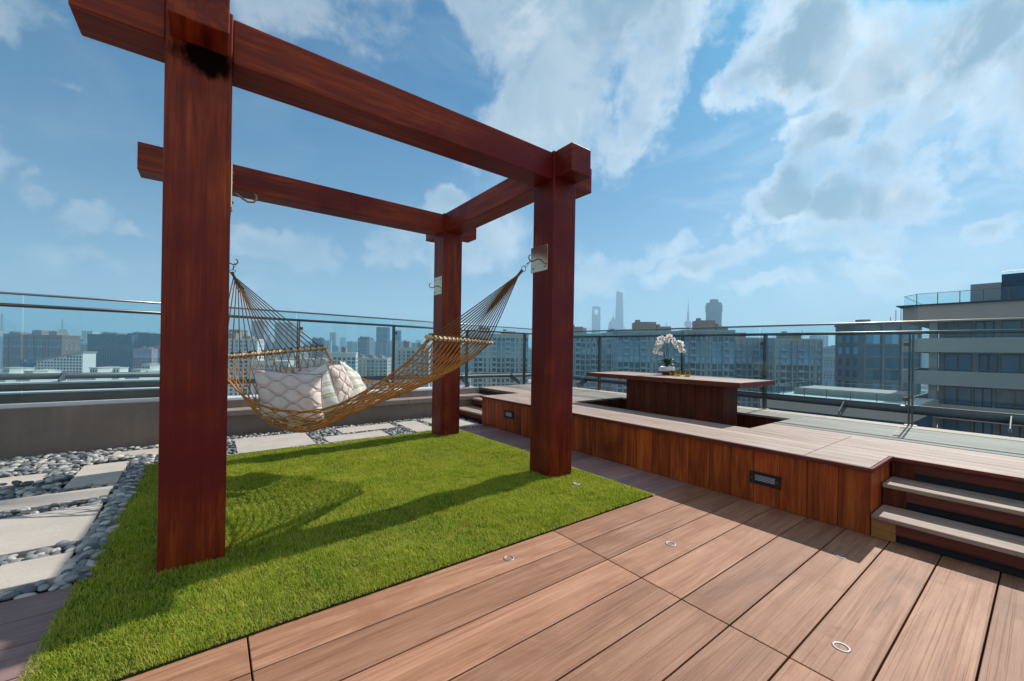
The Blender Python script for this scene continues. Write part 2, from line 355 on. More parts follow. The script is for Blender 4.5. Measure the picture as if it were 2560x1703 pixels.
# ================================================================== the roof terrace
# ---- deck boards (structure)
def boards_x(mb, y0, y1, xs, z1=0, th=.03, gap=.0035):
    for a, b in zip(xs[:-1], xs[1:]): mb.box(a+gap, b-gap, y0+gap, y1-gap, z1-th, z1)
mb = MB(); BW = .238
for i in range(19):
    y1 = 2.062 - i*BW
    boards_x(mb, y1-BW, y1, [-3.44, -1.65, .14, 1.93, 3.72])
struct(mb.build('deck', M['deckX'], bevel=.0025))
mb = MB()
for i in range(4): boards_x(mb, 2.062+i*BW, 2.062+(i+1)*BW, [-3.9, -2.2, -.515])
for i in range(15): boards_x(mb, 2.062+i*BW, 2.062+(i+1)*BW-(.05 if i == 14 else 0), [3.155, 3.70])
struct(mb.build('shaded_deck', M['greyX'], bevel=.0025))
mb = MB(); mb.box(3.118, 3.150, 2.064, 5.60, -.03, .002); struct(mb.build('lawn_edge_strip', M['edge'], bevel=.003))
struct(MB().box(-6, 8.2, -4, 7.62, -.6, -.034).build('roof_slab', M['bed']))
# ---- lawn
LX0, LX1, LY0, LY1 = -.53, 3.112, 2.068, 5.57
struct(MB().box(LX0+.03, LX1-.004, LY0-.004, LY1-.03, -.03, .010).build('lawn_soil', M['soil']))
def lawn():
    n = 420000
    # denser near the lens
    x = RNG.uniform(LX0-.02, LX1, n*2); y = RNG.uniform(LY0-.012, LY1, n*2)
    keep = RNG.uniform(0, 1, n*2) < np.clip(1.15 - .13*np.hypot(x, y), .42, 1); x = x[keep][:n]; y = y[keep][:n]; n = len(x)
    edge = np.minimum(np.minimum(x-LX0, LX1-x), np.minimum(y-LY0, LY1-y))
    hump = .018*np.sin(x*2.1+.5)*np.sin(y*1.7) + .012*np.sin(x*6+y*4) + .008*np.sin(x*11-y*9)
    bare = np.sin(x*3.3+1.1)*np.sin(y*2.7+.3) + .5*np.sin(x*7.1-y*5.2)
    L = RNG.uniform(.017, .037, n)*(1+.30*bare*.6+.25*np.sin(x*23+3*np.sin(y*11))*np.sin(y*19+2*np.sin(x*13)))*np.clip(.75+edge*3, .75, 1); yaw = RNG.uniform(0, 2*np.pi, n) + .8*np.sin(x*2.3+y)
    lean = RNG.uniform(.25, 1.25, n); wd = RNG.uniform(.0007, .0013, n)*np.clip(np.hypot(x, y)/2.2, .8, 1.7)
    dx, dy = np.cos(yaw), np.sin(yaw); z0 = .009+np.maximum(hump, -.004)*.7*np.clip(edge*5, 0, 1)
    b = np.stack([x, y, z0], 1); side = np.stack([-dy, dx, np.zeros(n)], 1)*wd[:, None]
    def P(s, bend): return b + np.stack([dx*L*s*np.sin(lean*bend), dy*L*s*np.sin(lean*bend), L*s*np.cos(lean*bend)], 1)
    p1 = P(.5, .55); p2 = P(1.0, 1.0)
    V = np.stack([b-side, b+side, p1-side*.8, p1+side*.8, p2], 1).reshape(-1, 3)
    i = (np.arange(n)*5)[:, None]
    loops = np.concatenate([i+0, i+1, i+3, i+2, i+2, i+3, i+4], 1).ravel()
    st = (np.arange(n)*7)[:, None] + np.array([[0, 4]]); tot_ = np.tile([4, 3], n)
    me = bpy.data.meshes.new('grass'); me.vertices.add(n*5); me.vertices.foreach_set('co', V.astype(np.float32).ravel())
    me.loops.add(n*7); me.loops.foreach_set('vertex_index', loops.astype(np.int32))
    me.polygons.add(n*2); me.polygons.foreach_set('loop_start', st.ravel().astype(np.int32)); me.polygons.foreach_set('loop_total', tot_.astype(np.int32))
    me.update(calc_edges=True); me.materials.append(M['grass'])
    o = bpy.data.objects.new('grass', me); COL.objects.link(o); tag(o, 'dense bright green turf of the lawn under the pergola', 'grass', kind='stuff')
lawn()

# ---- paving slabs, each its own
SL = [([(-.92,3.48),(-.64,3.47),(-.63,3.14),(-.92,3.14)], 'small pale granite slab nearest the lens, beside the purple boards'),
 ([(-1.42,4.40),(-.66,4.40),(-.63,3.645),(-1.42,3.645)], 'large pale granite slab crossed by thin rope shadows'),
 ([(-1.62,4.91),(-.67,4.90),(-.67,4.58),(-1.62,4.58)], 'long narrow granite slab mostly in the beam shadow'),
 ([(-1.02,5.86),(-.69,5.86),(-.66,5.02),(-1.0,5.04)], 'sunlit granite slab set lengthwise between pebbles and the lawn'),
 ([(-1.95,5.72),(-1.21,5.72),(-1.19,5.36),(-1.95,5.36)], 'granite slab at the far left edge amid pale pebbles'),
 ([(-.87,6.40),(-.1,6.40),(-.1,6.05),(-.88,6.05)], 'granite slab half hidden behind the tall near post'),
 ([(.26,6.49),(1.10,6.50),(1.10,5.64),(.26,5.60)], 'big pale granite slab directly behind the hammock pillows'),
 ([(1.54,6.54),(2.38,6.56),(2.37,6.18),(1.54,6.14)], 'granite slab by the parapet between two pebble joints'),
 ([(1.25,6.02),(2.06,6.04),(2.07,5.64),(1.25,5.64)], 'granite slab along the lawn edge below the hammock net'),
 ([(2.49,6.57),(2.84,6.58),(2.83,5.65),(2.48,5.65)], 'granite slab turned across, left of the far post'),
 ([(2.94,6.62),(3.62,6.62),(3.60,5.66),(3.0,5.66)], 'granite slab behind the far post at the foot of the steps')]
for pts, lb in SL:
    o = MB().prism([(x, y, -.030) for x, y in pts], (0, 0, .045)).build('paving_slab', M['slab'], bevel=.004)
    tag(o, lb, 'paving slab', 'granite slabs set among pebbles')
def in_slab(x, y, g=.012):
    for pts, _ in SL:
        xs = [p[0] for p in pts]; ys = [p[1] for p in pts]
        if min(xs)-g < x < max(xs)+g and min(ys)-g < y < max(ys)+g: return True
    return False
# ---- pebbles: the 300 that show largest are objects, the rest one mass
def pebble_shape(seed, sub=2):
    import bmesh
    bm = bmesh.new(); bmesh.ops.create_icosphere(bm, subdivisions=sub, radius=1); rr = random.Random(seed)
    k = [(rr.uniform(.5,1.6), rr.uniform(0,6), rr.uniform(.04,.12), Vector((rr.uniform(-1,1), rr.uniform(-1,1), rr.uniform(-1,1)))) for _ in range(5)]
    out = []
    for v in bm.verts:
        q = 1 + sum(a*math.sin(f*2.2*v.co.dot(dv)+ph) for f, ph, a, dv in k)
        out.append(v.co*q)
    fs = [tuple(v.index for v in f.verts) for f in bm.faces]; bm.free(); return out, fs
SHAPES = [pebble_shape(s) for s in range(8)]
spots = []
def scatter(x0, x1, y0, y1, step, s0, s1, zt):
    y = y0
    while y < y1:
        x = x0 + random.uniform(0, step)
        while x < x1:
            px, py = x+random.uniform(-.3,.3)*step, y+random.uniform(-.3,.3)*step
            if not in_slab(px, py): spots.append((px, py, zt+random.uniform(-.012,.018), random.uniform(s0, s1)))
            x += step
        y += step*.72
scatter(-2.2, -.50, 3.03, 6.50, .052, .022, .040, .0)
scatter(-2.2, -.52, 5.3, 6.50, .066, .022, .044, .026)
scatter(-.50, 3.66, 5.58, 6.74, .052, .020, .034, -.004)
for y in np.arange(3.05, 5.5, .042):
    for k in range(3): spots.append((-.605+.036*k+random.uniform(-.008,.008), y+random.uniform(-.01,.01), .012+.012*(k == 1), random.uniform(.024,.04)))
vis = [s for s in spots if not (s[0] > .1 and s[0] < .3 and False)]
def onscreen(s):
    v = Vector(s[:3])-EYE; dd = v.dot(FWD)
    if dd < .3: return 0
    px = CX+FPX*v.dot(RGT)/dd; py = CY-FPX*v.dot(UPV)/dd
    if px < -20 or py > 1720 or (385 < px < 566): return 0
    return s[3]/dd
vis.sort(key=onscreen, reverse=True)
ncol = [len(SHAPES[i][0]) for i in range(8)]
bases = []
for i, (vs, fs) in enumerate(SHAPES):
    me = bpy.data.meshes.new('pebble'); me.from_pydata([tuple(v) for v in vs], [], fs); me.materials.append(M['pebble'])
    me.polygons.foreach_set('use_smooth', [True]*len(me.polygons)); bases.append(me)
def peb_scale(s): return (s, s*random.uniform(.62,.85), s*random.uniform(.42,.6))
rest = MB()
for k, s in enumerate(vis):
    sx = peb_scale(s[3]); rz = random.uniform(0, 6.28); i = random.randrange(8)
    if k < 300:
        o = bpy.data.objects.new('pebble', bases[i]); COL.objects.link(o)
        o.location = s[:3]; o.scale = sx; o.rotation_euler = (random.uniform(-.25,.25), random.uniform(-.25,.25), rz)
        near = s[0] > -.66 and s[1] < 5.4
        tag(o, 'smooth grey pebble in the strip between slabs and lawn' if near else ('rounded pale grey pebble at the foot of the parapet' if s[1] > 5.86 and s[0] < -.5 else 'smooth grey pebble in the joints around the paving slabs'),
            'pebble', 'pebbles bordering the lawn' if near else 'pebbles among the slabs')
    else:
        c, sn = math.cos(rz), math.sin(rz); vs, fs = SHAPES[i]
        rest.add([(s[0]+(v.x*sx[0]*c-v.y*sx[1]*sn), s[1]+(v.x*sx[0]*sn+v.y*sx[1]*c), s[2]+v.z*sx[2]) for v in vs], fs)
tag(rest.build('pebbles', M['pebble'], smooth=True), 'bed of small grey river pebbles filling the far gaps', 'pebbles', kind='stuff')

# ---- parapet walls and roof ledges
p = thing('parapet_wall', 'plain brown rendered parapet wall at the left, carrying frameless glass', 'wall', (-1.5, 6.55, 0))
MB().box(-5, .02, 6.55, 6.80, -.05, .555).build('wall', M['wall'], p, bevel=.006)
MB().box(-5, .02, 6.572, 6.632, .5555, .600).build('glass_channel', M['ledge'], p, bevel=.004)
p = thing('parapet_wall', 'low brown parapet with a stone coping behind the hammock', 'wall', (2.2, 6.80, 0))
MB().box(.022, 4.46, 6.80, 7.05, -.05, .285).build('wall', M['wall'], p)
mb = MB(); xs = [.024, .95, 1.87, 2.8, 3.7, 4.46]
for a, b in zip(xs[:-1], xs[1:]): mb.box(a+.002, b-.002, 6.755, 7.06, .286, .362)
mb.build('coping', M['coping'], p, bevel=.005)
mb = MB(); xs = [.024, .8, 1.8, 2.75, 3.75, 4.46]
for a, b in zip(xs[:-1], xs[1:]): mb.box(a+.003, b-.003, 7.062, 7.60, .30, .474)
mb.build('upper_ledge', M['coping'], p, bevel=.004)
MB().box(.024, 4.46, 7.10, 7.60, .4745, .482).build('ledge_sheet', M['ledge'], p)
p = thing('roof_ledge', 'stepped brown roof ledges with pale tops beyond the left glass', 'ledge', (-2, 7.2, 0))
MB().box(-6, .02, 6.98, 7.14, -.03, .672).build('ledge', M['wall'], p); MB().box(-6, .02, 6.97, 7.15, .6725, .690).build('ledge_top', M['ledge'], p)
MB().box(-6, .02, 7.36, 7.55, -.03, .755).build('ledge', M['wall'], p); MB().box(-6, .02, 7.35, 7.56, .7555, .776).build('ledge_top', M['ledge'], p)

# ---- glass railings
def rail_run(root, a, b, top_a, top_b, low_a, low_b, gbot, posts, base, side, nglass, xaxis, out=.03, bottom_rail=True):
    a = Vector(a); b = Vector(b); dv = (b-a); ln = dv.length; u = dv.normalized(); n = Vector((u.y, -u.x, 0))*side
    def pt(s, z, off=0): q = a+u*s+n*off; return Vector((q.x, q.y, z))
    zt = lambda s: top_a+(top_b-top_a)*s/ln
    zl = lambda s: low_a+(low_b-low_a)*s/ln
    MB().tube([pt(0, zt(0)), pt(ln, zt(ln))], .0125, 8).build('top_rail', M['steel'], root, smooth=True)
    MB().tube([pt(0, zl(0), out), pt(ln, zl(ln), out)], .020, 10).build('handrail', M['rail'], root, smooth=True)
    ends = [0]+nglass+[ln]
    for s0, s1 in zip(ends[:-1], ends[1:]):
        g = MB(); c = [pt(s0+.006, gbot), pt(s1-.006, gbot), pt(s1-.006, zt(s1)-.011), pt(s0+.006, zt(s0)-.011)]
        g.prism(c, n*.012); g.build('glass_panel', M['glass'], root)
        if bottom_rail: MB().bar(pt(s0+.02, gbot-.012, -.004), pt(s1-.02, gbot-.012, -.004), .03, .02).build('bottom_rail', M['rail'], root)
    for s in posts:
        pm = MB(); pm.bar(pt(s-.014, base, out), pt(s-.014, zl(s)-.012, out), .012, .055, up=u.cross(Vector((0,0,1)))); pm.bar(pt(s+.014, base, out), pt(s+.014, zl(s)-.012, out), .012, .055, up=u.cross(Vector((0,0,1))))
        po = pm.build('post', M['rail'], root, bevel=.002)
        MB().bar(pt(s-.05, base-.001, out), pt(s+.05, base-.001, out), .09, .012).build('base_plate', M['steel'], po)
        for z in (zl(s)-.13, gbot+.06):
            MB().bar(pt(s+.022, z, out-.012), pt(s+.066, z, out-.012), .030, .045).build('clip', M['brass'], po, bevel=.003)
# right side rail runs parallel to the bench front; back rail along the parapet
r1 = thing('glass_railing', 'glass railing with steel posts beside the raised deck, on the skyline side', 'railing', (6.28, 2.4, .48))
rail_run(r1, (6.28, -2.6, 0), (6.28, 7.28, 0), 1.615, 1.695, 1.497, 1.578, .712, [3.52-1.5, 3.53, 5.02, 6.27, 8.06, 9.5], .48, -1, [2.06, 3.59, 5.08, 6.33, 8.12], False, out=-.03)
r2 = thing('glass_railing', 'glass railing with steel posts behind the hammock, along the stone coping', 'railing', (2.5, 7.28, .48))
rail_run(r2, (.03, 7.28, 0), (6.22, 7.28, 0), 1.825, 1.765, 1.695, 1.652, .755, [1.09, 2.66, 4.22, 5.75], .482, 1, [1.06, 2.63, 4.19], True, out=.03)
r3 = thing('glass_railing', 'frameless glass railing standing on the brown wall at the far left', 'railing', (-1.5, 6.60, .6))
rail_run(r3, (-4.6, 6.60, 0), (.02, 6.60, 0), 1.790, 1.765, 1.660, 1.642, .598, [], .6, 1, [1.3, 2.98], True, out=.03, bottom_rail=False)
# ---- outer guard pipe with its plate brackets, three straight lengths
def bracket(root, pts, ext):
    return MB().prism(pts, ext).build('bracket', M['pipe'], root, bevel=.003)
p1 = thing('guard_pipe', 'thick grey guard pipe outside the skyline railing, on plate brackets', 'pipe', (6.62, 2.4, .64))
MB().tube([(6.62, -3, .60), (6.62, 7.7, .67)], .048, 14).build('pipe', M['pipe'], p1, smooth=True)
for y in (.22, 1.58, 3.05, 4.55, 6.1):
    z = .60+.07*(y+3)/10.7
    b_ = bracket(p1, [(6.36, y, .476), (6.40, y, .476), (6.66, y, z-.07), (6.68, y, z), (6.65, y, z+.055), (6.60, y, z+.06), (6.36, y, .55)], (0, .014, 0))
    MB().tube([(6.40, y-.004, .525), (6.40, y+.018, .525)], .014, 10).build('bolt', M['ledge'], b_)
p2 = thing('guard_pipe', 'thick grey guard pipe behind the hammock and the coping', 'pipe', (3, 7.66, .66))
MB().tube([(.05, 7.66, .70), (6.6, 7.66, .66)], .04, 14).build('pipe', M['pipe'], p2, smooth=True)
for x in (1.05, 2.7, 4.35, 5.7):
    b_ = bracket(p2, [(x, 7.30, .482), (x, 7.34, .482), (x, 7.69, .60), (x, 7.70, .68), (x, 7.66, .72), (x, 7.30, .56)], (.014, 0, 0))
    MB().tube([(x-.004, 7.34, .53), (x+.018, 7.34, .53)], .014, 10).build('bolt', M['ledge'], b_)
p3 = thing('guard_pipe', 'thick grey guard pipe seen through the left glass above the roof ledges', 'pipe', (-2, 7.62, .83))
MB().tube([(-6, 7.62, .845), (.02, 7.62, .83)], .04, 14).build('pipe', M['pipe'], p3, smooth=True)
for x in (-1.52, -3.2):
    bracket(p3, [(x, 7.36, .776), (x, 7.62, .776), (x, 7.66, .86), (x, 7.60, .89), (x, 7.36, .80)], (.02, 0, 0))

# ---- raised deck with bench front, steps and sunken seating pit
rd = thing('raised_deck', 'raised timber deck with plank front, steps at both ends and a sunken seat pit', 'deck', (4.9, 2.9, 0))
PX0, PX1, PY0, PY1 = 4.48, 5.69, 1.87, 4.40      # pit
NX, NY0, NY1 = 4.235, .735, 5.76                  # steps recess
top = MB(); xs = [3.668]; wb = .1405
while xs[-1] < 6.02: xs.append(xs[-1]+wb)
def spans(x0, x1):
    xm = (x0+x1)/2
    a, b = (NY0, NY1) if xm < NX else (-2.6, 7.26 if xm > 4.47 else NY1)
    if PX0 < xm < PX1: return [(a, PY0), (PY1, b)]
    return [(a, b)]
for x0, x1 in zip(xs[:-1], xs[1:]):
    for a, b in spans(x0, x1):
        cuts = [a]+[c for c in ((1.13 if x0 < 4.9 else 1.83), 4.95) if a+.3 < c < b-.3]+[b]
        for c0, c1 in zip(cuts[:-1], cuts[1:]): top.box(x0+.002, x1-.002, c0+.002, c1-.002, .452, .480)
top.build('top_boards', M['platY'], rd, bevel=.003)
ot = MB()
for x0, x1 in ((xs[-1], xs[-1]+.1), (xs[-1]+.102, 6.31)):
    for c0, c1 in ((-2.6, -.6), (-.6, 1.7), (1.7, 4.1), (4.1, 6.0), (6.0, 7.26)): ot.box(x0+.002, x1-.002, c0+.002, c1-.002, .451, .479)
ot.build('outer_boards', M['outerY'], rd, bevel=.003)
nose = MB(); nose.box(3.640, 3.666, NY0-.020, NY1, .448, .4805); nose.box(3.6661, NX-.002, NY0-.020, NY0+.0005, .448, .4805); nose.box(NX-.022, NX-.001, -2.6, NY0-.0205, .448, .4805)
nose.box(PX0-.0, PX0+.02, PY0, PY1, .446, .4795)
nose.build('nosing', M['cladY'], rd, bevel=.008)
ys = [5.76, 5.64, 5.46, 5.27, 5.08, 4.87, 4.68, 4.49, 4.3, 4.11, 3.91, 3.72, 3.52, 3.30, 2.85, 2.66, 2.47, 2.27, 2.07, 1.87, 1.68, 1.49, 1.30, 1.11, .92, .737]
cl = MB()
for a, b in zip(ys[1:], ys[:-1]): cl.box(3.692, 3.715, a+.0018, b-.0018, .003, .450)
for k in range(3):
    cl.box(3.716+k*.18, 3.716+(k+1)*.18-.003, .737, .757, .003, .450); cl.box(3.716+k*.24, 3.716+(k+1)*.24-.003, 5.74, 5.76, .003, .450)
cl.build('cladding', M['cladZ'], rd, bevel=.002)
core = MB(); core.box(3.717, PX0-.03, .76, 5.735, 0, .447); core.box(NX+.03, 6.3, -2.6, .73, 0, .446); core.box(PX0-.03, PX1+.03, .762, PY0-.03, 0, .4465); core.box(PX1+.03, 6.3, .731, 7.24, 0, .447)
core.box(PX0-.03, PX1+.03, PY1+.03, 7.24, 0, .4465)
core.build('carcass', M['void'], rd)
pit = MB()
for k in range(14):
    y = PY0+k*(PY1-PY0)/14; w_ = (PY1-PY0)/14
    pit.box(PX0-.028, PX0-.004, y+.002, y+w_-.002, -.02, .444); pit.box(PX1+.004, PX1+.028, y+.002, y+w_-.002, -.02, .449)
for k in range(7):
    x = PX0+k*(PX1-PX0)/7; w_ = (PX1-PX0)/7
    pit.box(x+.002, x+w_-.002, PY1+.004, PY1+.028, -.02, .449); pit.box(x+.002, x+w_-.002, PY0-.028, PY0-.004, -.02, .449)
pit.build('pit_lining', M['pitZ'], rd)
def steps(y0, y1, block, tx):
    for i, z in enumerate((.16, .32)):
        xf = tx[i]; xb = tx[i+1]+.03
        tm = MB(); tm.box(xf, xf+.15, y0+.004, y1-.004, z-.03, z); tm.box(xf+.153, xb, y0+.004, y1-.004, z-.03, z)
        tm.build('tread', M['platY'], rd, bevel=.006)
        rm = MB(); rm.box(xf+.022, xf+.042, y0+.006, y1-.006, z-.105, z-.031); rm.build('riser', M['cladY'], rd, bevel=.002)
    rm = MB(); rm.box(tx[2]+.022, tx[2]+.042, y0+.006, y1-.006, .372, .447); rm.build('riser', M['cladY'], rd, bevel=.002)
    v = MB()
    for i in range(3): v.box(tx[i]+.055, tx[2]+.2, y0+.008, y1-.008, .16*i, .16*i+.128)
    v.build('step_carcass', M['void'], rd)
    if block:
        for q, mm in (((3.681, 3.70, .605, .730, .066, .127), 'oak'), ((3.681, 3.70, .605, .730, .004, .064), 'oak'), ((3.985, 4.005, .60, .728, .165, .285), 'pitZ'), ((4.252, 4.272, .60, .728, .325, .445), 'pitZ')):
            MB().box(*q).build('end_block', M[mm], rd, bevel=.002)
steps(-2.6, .732, True, (3.664, 3.965, 4.235))
steps(5.765, 6.74, False, (3.70, 4.08, 4.47))
def step_light(y0, y1, z0, z1):
    ym, zm = (y0+y1)/2, (z0+z1)/2
    f = MB(); w_, h_ = y1-y0, z1-z0
    f.box(3.676, 3.691, y0, y1, z1-h_*.24, z1); f.box(3.676, 3.691, y0, y1, z0, z0+h_*.24)
    f.box(3.676, 3.691, y0, y0+w_*.17, z0+h_*.24, z1-h_*.24); f.box(3.676, 3.691, y1-w_*.17, y1, z0+h_*.24, z1-h_*.24)
    o = f.build('step_light', M['black'], rd, bevel=.0015)
    MB().box(3.687, 3.6905, y0+w_*.17, y1-w_*.17, z0+h_*.24, z1-h_*.24).build('lens', M['lens'], o)
    s_ = MB()
    for k in range(5):
        z = z0+h_*(.25+.125*k); s_.prism([(3.681, y0+w_*.17, z), (3.686, y0+w_*.17, z+.001), (3.686, y0+w_*.17, z+.0045), (3.681, y0+w_*.17, z+.0035)], (0, w_*.66, 0))
    s_.build('louvre', M['black'], o)
    b_ = MB()
    for yy in (y0+w_*.09, y1-w_*.09): b_.tube([(3.673, yy, zm), (3.677, yy, zm)], .005, 10)
    b_.build('screw', M['hook'], o)
step_light(1.285, 1.52, .165, .265); step_light(4.865, 5.105, .205, .325)

# ---- table standing in the pit
tb = thing('fixed_table', 'long dark timber table standing in the sunken seat pit', 'table', (5.15, 3.2, 0))
tt = MB(); TY0, TY1 = 2.055, 4.33
for k in range(6): tt.box(4.725+k*.153, 4.725+(k+1)*.153-.003, TY0+.025, TY1-.025, .885, .930)
tt.build('tabletop', M['platY'], tb, bevel=.004)
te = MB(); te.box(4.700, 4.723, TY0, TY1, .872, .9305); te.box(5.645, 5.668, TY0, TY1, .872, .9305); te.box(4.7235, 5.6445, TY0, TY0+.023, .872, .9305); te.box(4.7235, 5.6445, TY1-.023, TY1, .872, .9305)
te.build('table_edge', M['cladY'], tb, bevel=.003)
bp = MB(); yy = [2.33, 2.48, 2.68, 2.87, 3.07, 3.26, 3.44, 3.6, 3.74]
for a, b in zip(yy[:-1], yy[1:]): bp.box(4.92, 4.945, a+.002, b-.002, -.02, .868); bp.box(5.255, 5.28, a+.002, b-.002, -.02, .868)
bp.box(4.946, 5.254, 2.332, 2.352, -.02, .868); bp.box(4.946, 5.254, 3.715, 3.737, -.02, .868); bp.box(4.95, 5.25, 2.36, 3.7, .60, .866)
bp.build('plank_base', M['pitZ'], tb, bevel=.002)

# ---- flush lights in the deck and lawn
LT = [((1.45,1.938), 'flush steel deck light nearest the front lawn edge'), ((2.428,1.475), 'flush steel deck light in the middle of the open deck boards'), ((3.166,.763), 'flush steel deck light at the corner of the bench shadow'),
 ((2.181,.523), 'largest flush steel deck light, low on the right foreground boards'), ((2.70,2.59), 'small round light sunk in the lawn by the near right post'), ((3.25,2.47), 'flush deck light in the shaded strip, closest to the lawn corner'),
 ((3.50,3.22), 'flush deck light in the shaded strip close to the bench cladding'), ((3.25,4.70), 'far flush deck light in the shaded strip behind the right post')]
for (x, y), lb in LT:
    z = .038 if 'lawn by' in lb else .0
    g = thing('ground_light', lb, 'ground light', (x, y, z), 'flush round ground lights')
    ring = MB()
    prof = [(.034, -.02), (.034, .0005), (.032, .0032), (.026, .0036), (.021, .0005), (.0208, -.004)]
    n = 28; vs = []; fs = []
    for r_, z_ in prof: vs += [(x+r_*math.cos(2*math.pi*k/n), y+r_*math.sin(2*math.pi*k/n), z+z_) for k in range(n)]
    for i in range(len(prof)-1):
        for k in range(n): fs.append((i*n+k, i*n+(k+1) % n, (i+1)*n+(k+1) % n, (i+1)*n+k))
    ring.add(vs, fs); ring.build('ring', M['ring'], g, smooth=True)
    MB().lathe([(.0207, z-.012), (.0207, z-.002)], (x, y, 0), 20).build('lens', M['lens'], g)

# ---- pergola
pg = thing('pergola', 'massive reddish timber pergola of four posts and four crossed beams over the lawn', 'pergola', (1.35, 4.17, 0))
W0 = .302; AX, BX, FY, BY = -.222, 2.628, 2.880, 5.175
def stained(seed, axis='Z'):
    return M['red'+axis]
for x in (AX, BX):
    for y in (FY, BY): MB().box(x, x+W0, y, y+W0, -.03, 3.195).build('post', M['redZ'], pg, bevel=.007)
ins = .022; zb, zt_ = 2.92, 3.182
for y in (FY, BY):
    b_ = MB()
    for a, c in ((-.585, AX-.001), (AX+W0+.001, BX-.001), (BX+W0+.001, 3.185)): b_.box(a, c, y+ins, y+W0-ins, zb, zt_)
    b_.build('beam', M['redX'], pg, bevel=.006)
for x in (AX, BX):
    b_ = MB()
    for a, c in ((2.665, FY-.001), (FY+W0+.001, BY-.001), (BY+W0+.001, 5.83)): b_.box(x+ins, x+W0-ins, a, c, zb+.012, zt_+.012)
    b_.build('beam', M['redY'], pg, bevel=.006)
def plate(x, y, z, sx, used):
    # steel plate on the inner face with its curled hook
    pm = MB(); x1 = x+sx*.008; pm.box(min(x, x1), max(x, x1), y-.128, y+.128, z-.128, z+.128)
    po = pm.build('hook_plate', M['mirror'], pg, bevel=.002)
    bm_ = MB()
    for dy in (-.088, .088):
        for dz in (-.088, .088): bm_.lathe([(.009, 0), (.009, .005), (.004, .009)], (0,0,0), 8)
    vs = bm_.v; out = []
    per = len(vs)//4
    for k, (dy, dz) in enumerate(((-.088,-.088),(-.088,.088),(.088,-.088),(.088,.088))):
        out += [(x1+sx*q[2], y+dy+q[0], z+dz+q[1]) for q in vs[k*per:(k+1)*per]]
    for k in range(4):
        one = MB(); one.v = out[k*per:(k+1)*per]; one.f = bm_.f[:len(bm_.f)//4]; one.build('bolt', M['hook'], po)
    h = [(x1, y, z-.005), (x1+sx*.03, y, z-.005), (x1+sx*.055, y, z-.025), (x1+sx*.085, y, z-.04), (x1+sx*.115, y, z-.035), (x1+sx*.132, y, z-.012), (x1+sx*.128, y, z+.012), (x1+sx*.112, y, z+.022)]
    MB().tube(h, .0062, 8).build('hook', M['hook'], po, smooth=True)
    return Vector((x1+sx*.105, y, z-.030))
HB = plate(BX, 3.075, 2.175, -1, True); plate(BX, 5.33, 2.175, -1, False)
HD = plate(AX+W0, 5.30, 2.175, 1, True); plate(AX+W0, 3.03, 2.20, 1, False)

# ================================================================== hammock
hm = thing('hammock', 'brown rope hammock with wooden spreader bars slung between two pergola posts', 'hammock', (1.1, 4.1, .5))
US = [0, .12, .25, .38, .5, .6, .7, .8, .9, 1]
NEAR = [(-.005,4.5,1.14),(.115,4.31,.955),(.273,4.117,.791),(.445,3.913,.728),(.638,3.719,.718),(.833,3.535,.777),(1.033,3.374,.907),(1.178,3.252,1.033),(1.315,3.137,1.175),(1.429,3.053,1.348)]
MID = [(.503,4.681,1.188),(.52,4.606,.863),(.549,4.522,.593),(.649,4.36,.491),(.825,4.154,.48),(1.046,3.963,.61),(1.283,3.786,.745),(1.518,3.61,.876),(1.734,3.449,1.058),(1.906,3.32,1.341)]
FAR = [(1.014,4.861,1.248),(1.072,4.793,1.125),(1.144,4.702,1.039),(1.237,4.57,.964),(1.38,4.4,.897),(1.577,4.215,.873),(1.792,4.03,.922),(2.013,3.864,1.012),(2.217,3.711,1.145),(2.39,3.582,1.332)]
def crv(P, u):
    u = min(max(u, 0), 1)
    i = max(k for k in range(9) if US[k] <= u+1e-9); t_ = (u-US[i])/(US[i+1]-US[i])
    p = [Vector(P[max(0, min(9, i+k))]) for k in (-1, 0, 1, 2)]
    return .5*((2*p[1])+(p[2]-p[0])*t_+(2*p[0]-5*p[1]+4*p[2]-p[3])*t_**2+(-p[0]+3*p[1]-3*p[2]+p[3])*t_**3)
def net(u, v):
    a, b, c = crv(NEAR, u), crv(MID, u), crv(FAR, u)
    e = min(u, 1-u)*6
    # hold the straight bars straight, let the middle sag into a trough
    return a*(2*(v-.5)*(v-1)) + b*(-4*v*(v-1)) + c*(2*v*(v-.5))
NS, NK = 30, 24
for side in range(1):
    nm = MB()
    for i in range(NS):
        for par in (0,):
            pts = []
            for k in range(NK+1):
                amp = .5 if 0 < k < NK else .06
                s = 1 if (k+i+par) % 2 else -1
                v = (i+.5+s*amp*(.96 if par else 1.0))/NS
                u = (k/NK) + random.uniform(-.004, .004)*(0 < k < NK)
                p = net(u, v); pts.append(p+Vector((random.uniform(-.003,.003), random.uniform(-.003,.003), random.uniform(-.004,.004))))
            nm.tube(pts, .0050, 5)
    for v in (.0, 1.0):
        nm.tube([net(k/50, v)+Vector((random.uniform(-.003,.003),)*3) for k in range(51)], .0065, 6)
        nm.tube([net(k/50, abs(v-.012))+Vector((random.uniform(-.004,.004),)*3) for k in range(51)], .005, 6)
    # knots where the strands cross
    for i in range(NS+1):
        for k in range(1, NK):
            if (i+k) % 2 == 0:
                p = net(k/NK, min(max(i/NS, 0), 1)); r_ = random.uniform(.006, .0085)
                d_ = (net(min(1, k/NK+.01), i/NS)-net(k/NK-.01, i/NS)).normalized()
                nm.tube([p-d_*.014, p-d_*.005, p+d_*.005, p+d_*.014], r_, 5, rad=[.003, r_*.85, r_*.85, .003])
    nm.build('rope_net', M['rope'], hm, smooth=True)
def bar_end(a, b): return (Vector(a), Vector(b))
